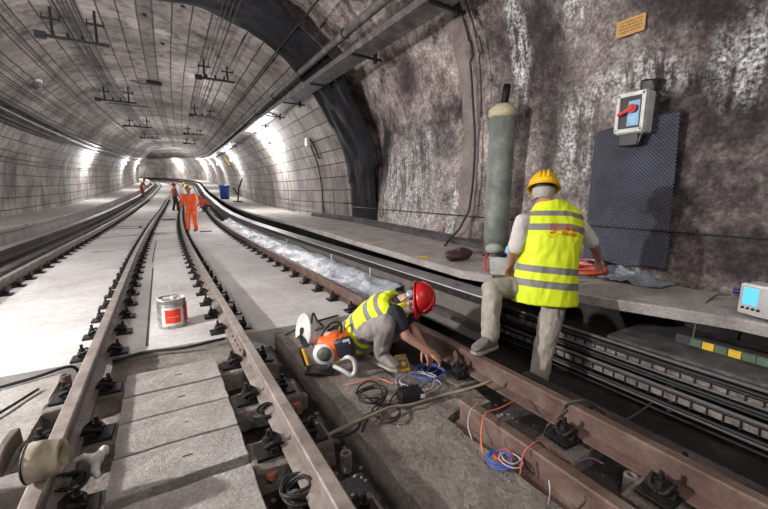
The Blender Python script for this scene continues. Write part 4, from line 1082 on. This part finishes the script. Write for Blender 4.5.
# ------------------------------------------------------------ distant workers
def far_worker(s, u, w0, face, lab, top, bot, lean=0., height=1.75, crouch=False, helm=M_yellow, arms=0):
    b0 = P(s, u, w0); th_ = align(s)[3]+face; f = V((math.sin(th_), math.cos(th_), 0)); r = V((f.y, -f.x, 0)); H = height/1.75; Z_ = V((0, 0, 1))
    T = thing('person', lab, 'person', b0)
    hipz = .93*H if not crouch else .42*H
    pel = b0+Z_*hipz-f*.1*(1 if crouch or lean else 0); nk = pel+(Z_*math.cos(lean)+f*math.sin(lean))*.52*H; hd = nk+(Z_*math.cos(lean*.6)+f*math.sin(lean*.6))*.14*H
    up_ = (nk-pel).normalized(); mid = nk-up_*.06
    bm = newbm(); SEC = [(pel-up_*.05, .13, .1), (pel, .155, .115), (pel.lerp(mid, .4), .14, .11), (pel.lerp(mid, .8), .17, .12), (mid, .155, .1), (nk, .06, .06)]
    torso(bm, SEC, r, r)
    legs = []; ar = []
    for q in (-1, 1):
        hip = pel+r*.09*q-Z_*.03; an = b0+r*.11*q+Z_*.08+f*.10*q; kn = (hip+an)/2+f*(.06 if not crouch else .32)+Z_*(0 if not crouch else .12)
        legs.append((hip, kn, an)); sh = mid+r*.18*q; el = sh-Z_*.27+f*(.05+.12*arms)+r*.05*q; wr = el-Z_*(.20-.12*arms)+f*(.10+.12*arms); ar.append((sh, el, wr))
        chain(bm, [hip, kn, an], [.08, .055, .04], 10); chain(bm, [sh, el, wr], [.05, .04, .03], 10); hand(bm, wr, wr-el, -r*q, q, .4); foot(bm, an, an+f*.18, Z_, h=.08)
    head(bm, hd, up_+Z_, f, H); tube(bm, [nk-up_*.04, hd], .055, 10)
    blob('body', bm, M_skin, T, .011, 1)
    bm = newbm(); torso(bm, SEC[:-1], r, r, .02)
    for a in ar: chain(bm, list(a[:2])+[a[1].lerp(a[2], .9)], [.07, .058, .048], 10)
    blob('jacket', bm, top, T, .012, 2, folds=(.008, 8, s))
    bm = newbm(); torso(bm, SEC[:2], r, r, .015)
    for a in legs: chain(bm, a, [.10, .08, .07], 10)
    blob('trousers', bm, bot, T, .012, 2, folds=(.008, 8, s))
    for a in legs:
        bm = newbm(); foot(bm, a[2], a[2]+f*.19, Z_, h=.08); rough(bm, .002, 10); obj('boot', bm, M_black, T, True)
    ho, br = helmet(T, hd+(up_+Z_).normalized()*.045*H, up_+Z_, f, helm, H); obj('brim', br, helm, T, True)
far_worker(15.6, .86, -.18, 3.5, 'worker in full orange workwear standing on the slab in mid tunnel', M_hiorange, M_hiorange, lean=.35, helm=plain('helmet_dull', (.35, .22, .08), .5), arms=.4)
far_worker(27.5, .22, -.18, 1.2, 'distant worker in dull red jacket between the inner rails', M_dred, M_navy, helm=M_dred)
far_worker(31.0, .75, -.18, .2, 'distant worker in pale clothes with yellow helmet behind the orange one', M_tee, M_gtrous, helm=M_yellow)
far_worker(26.5, 2.0, -.18, 4.2, 'distant worker bending at the outer rail in orange jacket and blue trousers', M_hiorange, plain('blue_cloth', (.05, .08, .2), .8), lean=.9, crouch=True, helm=M_hiorange, arms=.6)
far_worker(42.0, -2.7, -.1, 1.5, 'distant worker in orange beside the opposite walkway', plain('muted_orange', (.5, .12, .05), .8), M_dred, lean=.5, helm=M_dred, arms=.5)
bm = newbm(); box(bm, P(15.3, 1.3, -.165), (.4, .10, .03)); single('dark_block', bm, M_dark, 'flat dark block on the slab at the orange worker\'s feet', 'block')

# ------------------------------------------------------------ cut-off saw
sc0 = at(335, 352, 3.02)
SW = thing('cut_off_saw', 'orange and white petrol cut-off saw standing on the dirty concrete behind the crouching worker', 'saw', V((sc0.x, sc0.y, -.21)))
def sp_(px, py, d=3.0): return at(px, py, d)
xa = CR.copy(); xa.z = 0; xa.normalize(); ya = V((-xa.y, xa.x, 0)); za = V((0, 0, 1))
tz = (za*.96-xa*.28).normalized(); tx = (xa*.96+za*-.28+V((0, 0, 0))).normalized(); tx = (tx-tz*tx.dot(tz)).normalized(); ty = tz.cross(tx)
bm = newbm(); rr = []
cB = sp_(336, 346, 3.02)
box(bm, cB, (.24, .22, .20), tx, ty, tz, bev=.05); box(bm, cB+tz*.06-tx*.03, (.2, .19, .12), tx, ty, tz, bev=.04); obj('engine_body', bm, M_orange, SW, True)
bm = newbm(); box(bm, sp_(345, 347, 2.93), (.155, .08, .165), tx, ty, tz, bev=.03); obj('filter_cover', bm, plain('navy_black', (.02, .022, .035), .45), SW, True)
bm = newbm(); box(bm, sp_(346.5, 342, 2.885), (.055, .006, .045), tx, ty, tz, bev=.002); obj('label_plate', bm, M_white, SW)
bm = newbm(); lathe(bm, sp_(325, 353, 2.96), [(.085, 0), (.095, .02), (.08, .05), (.05, .06)], -ty, 24); obj('starter_cover', bm, M_white, SW, True)
bm = newbm(); lathe(bm, sp_(324.5, 354, 2.895), [(.055, -.01), (.06, .012), (.02, .02)], -ty, 18); obj('vent_disc', bm, plain('dull_green_grey', (.10, .11, .09), .6), SW, True)
bm = newbm(); tube(bm, spline([sp_(318, 348), sp_(322, 334), sp_(328, 325), sp_(336, 322), sp_(341, 325), sp_(341, 333)], 5), .012, 10); obj('front_handle', bm, M_black, SW, True)
bm = newbm(); tube(bm, spline([sp_(330, 364), sp_(340, 360, 2.95), sp_(348, 357, 2.9), sp_(354, 361, 2.9), sp_(355, 371, 2.9), sp_(351, 375, 2.9), sp_(344, 371, 2.9), sp_(334, 366, 2.95)], 5), .017, 10); obj('rear_handle', bm, plain('pale_grey_plastic', (.55, .56, .54), .5), SW, True)
gc = sp_(306, 331, 3.10); gn = (CF*-.55+CR*-.75+CU*.1).normalized()
gx = (CU-gn*gn.dot(CU)).normalized(); gy = gn.cross(gx)
bm = newbm(); rr = []
pts = [gc+gx*.15*math.sin(a)+gy*.15*math.cos(a) for a in [(-.6+i/18*4.3) for i in range(19)]]+[gc]
fr_ = [bm.verts.new(p-gn*.03) for p in pts]; bk_ = [bm.verts.new(p+gn*.03) for p in pts]; n_ = len(pts)
bm.faces.new(fr_); bm.faces.new(bk_[::-1])
for i in range(n_): bm.faces.new((fr_[i], fr_[(i+1) % n_], bk_[(i+1) % n_], bk_[i]))
obj('blade_guard', bm, plain('guard_white', (.60, .61, .60), .4), SW)
bm = newbm(); lathe(bm, gc-gn*.036, [(.085, 0), (.085, .008)], -gn, 24); obj('guard_face', bm, M_dark, SW)
bm = newbm(); lathe(bm, gc, [(.14, -.002), (.14, .002)], gn, 32); lathe(bm, gc, [(.03, -.045), (.03, .045)], gn, 16); obj('cutting_disc', bm, M_dark, SW)
bm = newbm(); tube(bm, [gc+gn*.01, sp_(318, 345, 3.06), sp_(326, 350, 3.02)], [.04, .035, .04], 10); obj('arm', bm, plain('pale_grey_plastic', (.55, .56, .54), .5), SW, True)
bm = newbm(); tube(bm, spline([sp_(311, 332), sp_(312, 318), sp_(313.5, 313), sp_(317, 320), sp_(323, 326)], 4), .008, 8); tube(bm, [sp_(313, 331), sp_(330, 326)], .011, 8); obj('guard_lever', bm, M_dark, SW, True)
bm = newbm(); box(bm, sp_(320, 370, 3.0), (.22, .16, .02), xa, ya, za); cyl(bm, sp_(308, 372), sp_(330, 368), .02, 10); obj('support_foot', bm, M_dark, SW)
bm = newbm(); box(bm, sp_(304, 357, 3.05), (.045, .03, .17), xa, ya, tz, bev=.01); obj('water_bottle_holder', bm, M_black, SW)
bm = newbm(); box(bm, sp_(305.5, 357, 3.01), (.024, .02, .15), xa, ya, tz, bev=.006); obj('yellow_stripe', bm, M_yellow, SW)
bm = newbm(); lathe(bm, sp_(331, 330, 3.02), [(.03, 0), (.03, .02), (.02, .026)], tz, 14); obj('fuel_cap', bm, M_black, SW)

# ------------------------------------------------------------ tools and wires on the concrete
c = atz(402, 370, -.19)
mm = thing('multimeter', 'yellow handheld multimeter lying beside the crouching worker\'s boot', 'multimeter', c)
ux = (CR*.95+ya*.3); ux.z = 0; ux.normalize(); uy = V((-ux.y, ux.x, 0)); uz = V((0, 0, 1)); uz2 = (uz*.8-uy*.6).normalized(); uy2 = uz2.cross(ux)
cm = c+V((0, 0, .06))
bm = newbm(); box(bm, cm, (.105, .15, .035), ux, uy2, uz2, bev=.012); obj('case', bm, M_yellow, mm, True)
bm = newbm(); box(bm, cm+uz2*.018, (.08, .12, .008), ux, uy2, uz2, bev=.003); obj('face', bm, plain('meter_grey', (.16, .13, .09), .5), mm)
bm = newbm(); box(bm, cm+uz2*.024+uy2*.038, (.062, .034, .004), ux, uy2, uz2); obj('display', bm, plain('lcd', (.30, .33, .27), .3), mm)
bm = newbm(); lathe(bm, cm+uz2*.022-uy2*.018, [(.022, 0), (.02, .008)], uz2, 16); obj('dial', bm, M_yellow, mm)
# black box with wires
c = atz(410, 399, -.19); bb = thing('battery_box', 'small ribbed black box with a white tag in the middle of the wires', 'box', c)
bm = newbm(); box(bm, c+V((0, 0, .035)), (.17, .12, .07), ux, uy, uz, bev=.008); obj('case', bm, M_black, bb)
bm = newbm()
for i in range(6): box(bm, c+V((0, 0, .073))+ux*(-.065+.026*i), (.01, .11, .012), ux, uy, uz)
obj('ribs', bm, M_dark, bb)
bm = newbm(); box(bm, c+ux*.07-uy*.062+V((0, 0, .045)), (.03, .006, .028), ux, uy, uz); obj('white_tag', bm, M_white, bb)
random.seed(11)
def coil(name, c, r, n, rad, m_, lab, cat='wire', flat=.02, group=None, jit=.3, wob=.25, ex=1.):
    bm = newbm(); pts = []
    ph = random.uniform(0, 6)
    for i in range(n*9+1):
        a = i/9*2*math.pi+ph; rr_ = r*(1+wob*noise.noise(V((i*.13, ph, 0)))+jit*.3*noise.noise(V((i*.9, 0, ph))))
        pts.append(c+V((r*.5*noise.noise(V((i*.09, ph, 8))), r*.5*noise.noise(V((i*.09, ph, 12))), 0))+V((math.cos(a)*rr_*ex, math.sin(a)*rr_, flat*(.5+.5*noise.noise(V((i*.4, ph, 3))))+rad)))
    tube(bm, spline(pts, 3), rad, 6); return single(name, bm, m_, lab, cat, group, smooth=True)
M_bw = plain('blue_wire', (.07, .12, .42), .5); M_rw = plain('red_wire', (.55, .12, .08), .5); M_ow = plain('orange_wire', (.75, .20, .07), .5); M_pw = plain('pale_wire', (.42, .42, .46), .5)
coil('wire_coil', atz(374, 402, -.20), .085, 4, .006, M_cable, 'tangled coil of thin black wire on the brown concrete', flat=.10, wob=.9, jit=1.)
coil('wire_coil', atz(386, 415, -.20), .09, 2, .006, plain('maroon_wire', (.06, .02, .02), .5), 'loose dark maroon wire loop below the black coil', flat=.02)
coil('wire_coil', atz(430, 374, -.20), .10, 4, .004, M_bw, 'tangle of thin blue wire by the crouching worker\'s hand', flat=.05, wob=1.1, jit=1.2)
coil('wire_coil', atz(420, 384, -.20), .13, 3, .004, M_pw, 'tangle of thin pale wire beside the blue tangle', flat=.03, wob=1.1, jit=1.2)
coil('wire_coil', atz(500, 463, -.195), .062, 4, .0045, M_bw, 'coil of blue wire lying against the cut rusty rail', flat=.03)
coil('wire_coil', atz(503, 460, -.195), .045, 3, .0045, M_rw, 'coil of red wire lying inside the blue coil', flat=.03)
coil('wire_coil', atz(510, 462, -.195), .055, 2, .0045, M_pw, 'coil of pale wire lying among the blue and red coils', flat=.04)
def wz(*p): return [atz(a, b, z) for a, b, z in p]
wire('wire', wz((483, 455, -.18), (481, 440, -.12), (482, 425, -.05), (486, 413, -.04), (500, 408, -.05), (520, 398, -.1)), .004, M_ow, 'orange wire looped over the cut rusty rail')
wire('wire', wz((472, 440, -.18), (468, 425, -.12), (470, 412, -.05), (474, 407, -.04), (480, 402, -.1)), .004, M_pw, 'pale wire looped over the end of the cut rail')
wire('wire', wz((520, 475, -.19), (523, 455, -.1), (530, 446, -.055), (540, 441, -.055), (552, 452, -.1), (570, 462, -.2)), .004, M_rw, 'red wire crossing the cut rail from the blue coil')
wire('wire', wz((548, 505, -.2), (550, 492, -.1), (549, 480, -.06)), .0035, M_pw, 'thin pale wire hanging down the cut rail near the photo\'s bottom')
wire('wire', wz((345, 385, -.2), (362, 381, -.18), (380, 379, -.19), (392, 383, -.18), (400, 382, -.19)), .0045, M_ow, 'short orange red lead lying below the saw handle')
wire('wire', wz((392, 381, -.19), (402, 384, -.185), (415, 388, -.19), (424, 376, -.185), (431, 366, -.18)), .0045, M_bw, 'blue lead running from the leads to the worker\'s hand')
wire('wire', wz((388, 407, -.19), (392, 398, -.15), (398, 392, -.13), (404, 394, -.14)), .006, M_cable, 'black lead curling out of the ribbed black box')
wire('wire', wz((362, 432, -.2), (366, 422, -.18), (372, 414, -.19), (385, 407, -.18)), .006, M_cable, 'black lead hanging from the long pale rod')
bm = newbm(); tube(bm, spline(wz((318, 440, -.19), (345, 427, -.17), (372, 415, -.16), (392, 407, -.16), (410, 405, -.17), (440, 396, -.17), (468, 389, -.12), (492, 381, -.06)), 4), [.011]*29, 8); single('long_cable', bm, plain('dusty_hose', (.22, .19, .14), .8), 'long dusty hose lying diagonally across the brown concrete', 'hose', smooth=True)
bm = newbm(); tube(bm, spline(wz((318, 437, -.2), (345, 435, -.19), (358, 428, -.19), (362, 418, -.18), (378, 410, -.18)), 5), .008, 7); single('long_cable', bm, M_cable, 'black cable looping under the dusty hose', 'cable', smooth=True)
wire('long_cable', wz((655, 335, .0), (640, 350, -.1), (620, 362, -.2), (585, 375, -.33), (555, 368, -.3)), .009, M_cable, 'black cable falling from the walkway behind the standing worker')
mon = V((3.56, .86, .47))
wire('long_cable', [mon+V((.0, .05, .05)), atz(715, 296, .42), atz(700, 312, .36), atz(690, 345, .1), atz(668, 385, -.2), atz(645, 408, -.32), atz(618, 422, -.32), atz(600, 410, -.15), atz(585, 401, .01), atz(566, 403, .012)], .008, M_gcable, 'long grey cable sagging from the instrument with the blue screen to the rail')
wire('long_cable', [atz(566, 403, .012), atz(560, 415, -.1), atz(548, 425, -.2), atz(541, 440, -.25)], .006, M_gcable, 'grey cable end hanging down the inner face of the rusty rail')
wire('long_cable', wz((560, 455, -.24), (575, 462, -.22), (590, 458, -.2), (604, 464, -.22)), .006, plain('purple_wire', (.25, .12, .2), .5), 'mauve wire lying in the trough beside the greasy fastener')

# ------------------------------------------------------------ monitor instrument
ml, mr_ = atz(741, 309, .42), atz(775, 326, .42)
m0 = V((3.545, .70, .42))
MI = thing('test_instrument', 'white test instrument with a glowing blue screen on the walkway', 'instrument', m0)
fx_ = V((-.95, .30, 0)).normalized(); sx_ = V((-.30, -.95, 0)).normalized()
ctr = m0+V((0, 0, .11))
bm = newbm(); box(bm, ctr, (.24, .17, .22), sx_, fx_, bev=.015); obj('case', bm, M_white, MI)
bm = newbm(); box(bm, ctr+fx_*.088, (.21, .01, .19), sx_, fx_, bev=.004); obj('front_panel', bm, plain('panel_grey', (.5, .48, .48), .5), MI)
bm = newbm(); box(bm, ctr+fx_*.095-sx_*.045+V((0, 0, .025)), (.085, .006, .12), sx_, fx_); obj('screen', bm, plain('blue_screen', (.02, .1, .15), .3, emit=(.10, .45, .85), es=1.0, var=.0, bumpy=0), MI)
for k in range(4):
    bm = newbm(); cyl(bm, ctr+fx_*.09+sx_*(-.08+.03*k)+V((0, 0, -.06)), ctr+fx_*.102+sx_*(-.08+.03*k)+V((0, 0, -.06)), .009, 10); obj('button', bm, M_dark, MI)
bm = newbm(); cyl(bm, ctr-sx_*.12+fx_*.03+V((0, 0, .03)), ctr-sx_*.18+fx_*.04+V((0, 0, .03)), .02, 10); obj('connector', bm, plain('connector_blue', (.01, .02, .15), .4), MI)
for q in (-1, 1): bm = newbm(); box(bm, ctr+sx_*.12*q+fx_*.02, (.014, .04, .24), sx_, fx_, bev=.005); obj('corner_guard', bm, M_pipe, MI)

# ------------------------------------------------------------ things on the walkway
zz = .41
tc = V((3.10, 2.62, zz))
T = thing('storage_tub', 'pale grey plastic tub of tools on the walkway edge beside the standing worker', 'tub', tc)
tx_ = V((.65, -.76, 0)).normalized(); ty_ = V((.76, .65, 0)).normalized()
bm = newbm(); rr = []
for h, k in ((0, .88), (.17, 1.), (.18, 1.06), (.19, 1.06), (.19, .96), (.03, .84)): rr.append([tc+V((0, 0, h))+tx_*a*.14*k+ty_*b*.09*k for a, b in ((-1, -1), (1, -1), (1, 1), (-1, 1))])
loft(bm, rr); obj('tub_body', bm, plain('tub_grey', (.52, .54, .52), .5), T)
def lump(name, c, r, m_, lab, cat, X=None, Y=None, Z=None, amp=.25, fr=9, sd=1):
    bm = newbm(); ball(bm, c, r, X, Y, Z, 3); mx = max(r); 
    for v in bm.verts: v.co += noise.noise_vector(v.co*fr+V((sd, 0, 0)))*mx*amp
    return single(name, bm, m_, lab, cat, smooth=True)
lump('blue_cloth', tc+tx_*.17-ty_*.01+V((0, 0, .10)), (.06, .05, .12), plain('light_blue', (.22, .50, .85), .7), 'light blue cloth hanging over the end of the tub', 'cloth', sd=3)
lump('blue_packet', tc+tx_*.04+V((0, 0, .24)), (.035, .035, .075), plain('light_blue2', (.30, .52, .80), .4), 'small light blue packet sticking out of the tub', 'packet', sd=5)
lump('grey_pouch', tc-tx_*.10+ty_*.06+V((0, 0, .26)), (.10, .06, .055), plain('pouch_grey', (.36, .38, .34), .7), 'grey green pouch lying on top of the tub', 'pouch', tx_, ty_, sd=7)
lump('plastic_bag', tc+tx_*.14+ty_*.12+V((0, 0, .28)), (.085, .075, .085), plain('bag_white', (.58, .58, .60), .3), 'translucent white plastic bag behind the tub', 'bag', sd=9)
lump('pink_glove', tc+tx_*.18+ty_*.03+V((0, 0, .23)), (.05, .04, .06), plain('pink', (.75, .10, .22), .6), 'bright pink glove between the tub and the worker\'s arm', 'glove', sd=11)
lump('dark_pouch', tc+tx_*.0+ty_*.03+V((0, 0, .20)), (.11, .06, .035), M_black, 'black tool pouch inside the tub', 'pouch', sd=12)
wire('red_strap', [tc-tx_*.17+V((0, 0, .22)), tc-tx_*.19+V((0, 0, .10)), tc-tx_*.17-ty_*.03+V((0, 0, .03)), tc-tx_*.14-ty_*.1+V((0, 0, .05))], .012, M_red, 'dark red strap hanging at the side of the tub', 'strap')
# dark bag of cables
c = atz(458, 259, zz+.02)
lump('cable_bag', c+V((0, 0, .055)), (.20, .12, .07), plain('dark_maroon', (.05, .02, .03), .6), 'dark maroon bag slumped on the walkway by the standpipe', 'bag', sd=21)
wire('bag_cord', [c+V((-.1, -.1, .13)), c+V((0, -.05, .16)), c+V((.12, -.06, .13)), c+V((.2, -.1, .05)), c+V((.3, -.2, .02))], .008, plain('pink_cord', (.35, .18, .25), .6), 'faded pink cord lying over the dark bag', 'cord')
# orange cable coils by the wall
c = V((3.86, 2.12, zz))
oc = coil('cable_coil', c, .16, 6, .011, plain('orange_cable', (.62, .09, .04), .5), 'coiled orange red cable on the walkway at the worker\'s hand', 'cable', flat=.09, ex=1.1, jit=.3)
coil('cable_coil', c+V((.05, .03, .10)), .12, 4, .010, plain('pink_cable', (.75, .26, .30), .5), 'coiled pink cable on top of the orange red coil', 'cable', flat=.04)
lump('cable_plug', c+V((-.05, -.04, .15)), (.03, .05, .02), M_cable, 'dark plug lying on the coiled pink cable', 'plug', sd=31)
# crumpled sheet
bm = newbm(); g = []
for i in range(41):
    row = []
    for j in range(17):
        y_ = 1.45+1.0*i/40; x_ = 3.78+.42*j/16; h = .03+.16*max(0, (x_-3.86))+.05*noise.noise(V((x_*8, y_*8, 0)))+.035*noise.noise(V((x_*19, y_*19, 4)))
        fade = min(1, max(0, (y_-1.5)/.3)); x2 = x_-.03*(1-fade); row.append(bm.verts.new(V((x2+(.1*(1-fade)), y_, zz-.01+max(.008, h*(.35+.65*fade))))))
    g.append(row)
for a, b in zip(g, g[1:]):
    for j in range(16): bm.faces.new((a[j], a[j+1], b[j+1], b[j]))
o = single('crumpled_sheet', bm, M_foil, 'crumpled bluish grey plastic sheet lying under the studded mat', 'sheet'); o.modifiers.new('solid', 'SOLIDIFY').thickness = .004
# yellow paint mark and moss rubble
c = P(3.86, 2.98, zl(3.86)+.002)
bm = newbm(); vs = [bm.verts.new(c+V((math.cos(a)*(.075+.02*math.sin(a*5)), math.sin(a)*(.10+.02*math.cos(a*3)), .001))) for a in [i/24*2*math.pi for i in range(24)]]; bm.faces.new(vs)
single('paint_mark', bm, plain('yellow_paint', (.8, .55, .05), .8, scale=40), 'yellow paint splash on the walkway edge', 'paint mark')
# pipe stub, rag, blocks, bottom-left corner
a, b = atz(27, 478, .02), atz(62, 452, .10)
a, b = at(30, 463, 1.555), at(63, 455, 1.60); ax = (b-a)
T = thing('pipe_stub', 'short cream stained pipe stub lying across the rail at the photo\'s bottom corner', 'pipe', a)
bm = newbm(); x_, y_ = frame(ax); d_ = ax.normalized(); rr = [ring(a+ax*t_, x_*r_, y_*r_, 22) for t_, r_ in ((0, .078), (.05, .082), (.5, .081), (.52, .077), (.95, .072), (1, .07), (1, .05), (.6, .045))]
loft(bm, rr); rough(bm, .004, 18); obj('pipe_body', bm, plain('cream_stained', (.40, .35, .26), .8, scale=14, var=.5), T, True)
bm = newbm(); tube(bm, [a-ax*.05, a-ax*.0], [.083, .085], 22); obj('dark_end', bm, M_cable, T)
c = V((-.375, 2.2, -.15))
T = thing('knotted_rag', 'small white knotted rag hanging beside the cover panels', 'rag', c)
bm = newbm(); ball(bm, c+V((0, 0, .03)), (.035, .035, .03)); ball(bm, c+V((.03, .03, .045)), .026); tube(bm, [c+V((0, 0, .03)), c+V((-.05, .02, .05)), c+V((-.09, .02, .04))], [.02, .016, .01], 8); tube(bm, [c+V((0, 0, .02)), c+V((0, -.05, -.0)), c+V((.01, -.07, -.03))], [.022, .02, .014], 8); blob('rag_cloth', bm, M_white, T, .006, 2, folds=(.003, 40, 1))
for i, (px, py, sz, lab) in enumerate(((12, 488, (.16, .13, .12), 'broken pale concrete block beneath the pipe stub'), (6, 455, (.05, .34, .16), 'rough wooden board standing at the rim of the rail channel'))):
    c = atz(px, py, -.17); bm = newbm(); box(bm, c+V((0, 0, -.02)), sz, bev=.01); bmesh.ops.subdivide_edges(bm, edges=bm.edges[:], cuts=2); rough(bm, .012, 14, i); single('concrete_block' if i == 0 else 'board', bm, M_stone if i == 0 else plain('weathered_wood', (.13, .10, .08), .9), lab, 'block' if i == 0 else 'board')
for px, py, z_, lab in ((108, 403, -.3, 'pale grey sleeve standing in the channel beside the panels'), (117, 364, -.24, 'grey sleeve standing at the panels\' far corner'), (66, 382, -.22, 'rusty brown sleeve standing on the farther track side of the rail'), (346, 462, -.3, 'grey sleeve in the trench below the dusty hose'), (295, 505, -.26, 'pale sleeve near the bottom of the trench'), (303, 402, -.32, 'small light sleeve in the trench on the saw side'), (630, 485, -.25, 'greasy sleeve beside the large clamp')):
    c = atz(px, py, z_); bm = newbm(); lathe(bm, c-V((0, 0, .05)), [(.035, 0), (.035, .10), (.032, .11), (.02, .11), (.018, .07)], n=14); single('bolt_sleeve', bm, M_stone if 'rusty' not in lab else M_rust, lab, 'sleeve', smooth=False)
# brick pieces
for px, py, lab in ((272, 475, 'orange brick fragment lower in the trench'), (288, 462, 'orange brick fragment higher in the trench'), (297, 405, 'small red brick bit beside the light sleeve')):
    bm = newbm(); box(bm, atz(px, py, -.24), (.05, .04, .03), V((.8, .6, 0)), V((-.6, .8, 0)), bev=.004); rough(bm, .005, 30); single('brick_fragment', bm, plain('brick', (.45, .15, .08), .9), lab, 'brick', 'brick fragments')
# dark cable bundles draped in the trench
for px, py, r_, lab in ((300, 497, .07, 'clump of black wires at the bottom of the trench'), (268, 420, .06, 'clump of black wires on the fastener midway along the trench'), (70, 492, .06, 'clump of black wires in the channel under the rag')):
    coil('wire_clump', atz(px, py, -.20), r_, 5, .008, M_cable, lab, 'wires', flat=.09, wob=.5)
# floor rubble: loose chips nobody would count
random.seed(5); bm = newbm()
def chip(c, r):
    b2 = bmesh.new(); bmesh.ops.create_icosphere(b2, subdivisions=1, radius=r); mp = {v: bm.verts.new(c+V((v.co.x*random.uniform(.7, 1.3), v.co.y*random.uniform(.7, 1.3), v.co.z*.6))) for v in b2.verts}
    for f in b2.faces: bm.faces.new([mp[v] for v in f.verts])
    b2.free()
for _ in range(520):
    z_ = random.random()
    if z_ < .35: c = V((random.uniform(.95, 1.5), random.uniform(.2, 3.6), -.205)); r = random.choice((.004, .006, .006, .010))
    elif z_ < .7: c = V((random.uniform(.36, .9), random.uniform(.5, 3.6), -.355)); r = random.uniform(.006, .024)
    elif z_ < .85: c = V((random.uniform(-.74, -.36), random.uniform(.6, 3.7), -.33)); r = random.uniform(.006, .022)
    else: c = V((random.uniform(1.68, 2.2), random.uniform(0, 1.9), -.3)); r = random.uniform(.005, .018)
    chip(c, r)
for _ in range(160):
    chip(V((random.gauss(1.62, .12), random.gauss(1.95, .12), -.205)), random.uniform(.003, .011))
o = obj('rubble', bm, M_stone); tag(o, 'loose grey chips and crumbs scattered over the dug-up concrete', 'rubble', kind='stuff')
bm = newbm()
for i in range(16):
    s = 1.98+.045*i; ball(bm, V((ul(s)+.05+random.uniform(-.02, .06), s, .375+random.uniform(-.02, .02))), random.uniform(.02, .045), sub=1)
rough(bm, .01, 20); o = obj('moss', bm, plain('moss', (.09, .10, .05), .9, scale=30)); tag(o, 'mossy crumbled edge of the walkway behind the standing worker', 'moss', kind='stuff')
bm = newbm(); vs = [bm.verts.new(p) for p in (atz(312, 402, -.205), atz(314, 402, -.205), atz(314, 404, -.205))]; bm.free()

# ------------------------------------------------------------ world and view
w = bpy.data.worlds.new('world'); scn.world = w; w.use_nodes = True
w.node_tree.nodes['Background'].inputs[0].default_value = (.02, .02, .022, 1); w.node_tree.nodes['Background'].inputs[1].default_value = 1
vs_ = scn.view_settings; vs_.view_transform = 'Standard'; vs_.look = 'None'; vs_.gamma = 1; vs_.use_curve_mapping = False; vs_.exposure = 0.66
scn.cycles.use_denoising = True
scn.cycles.max_bounces = 8; scn.cycles.sample_clamp_indirect = 4
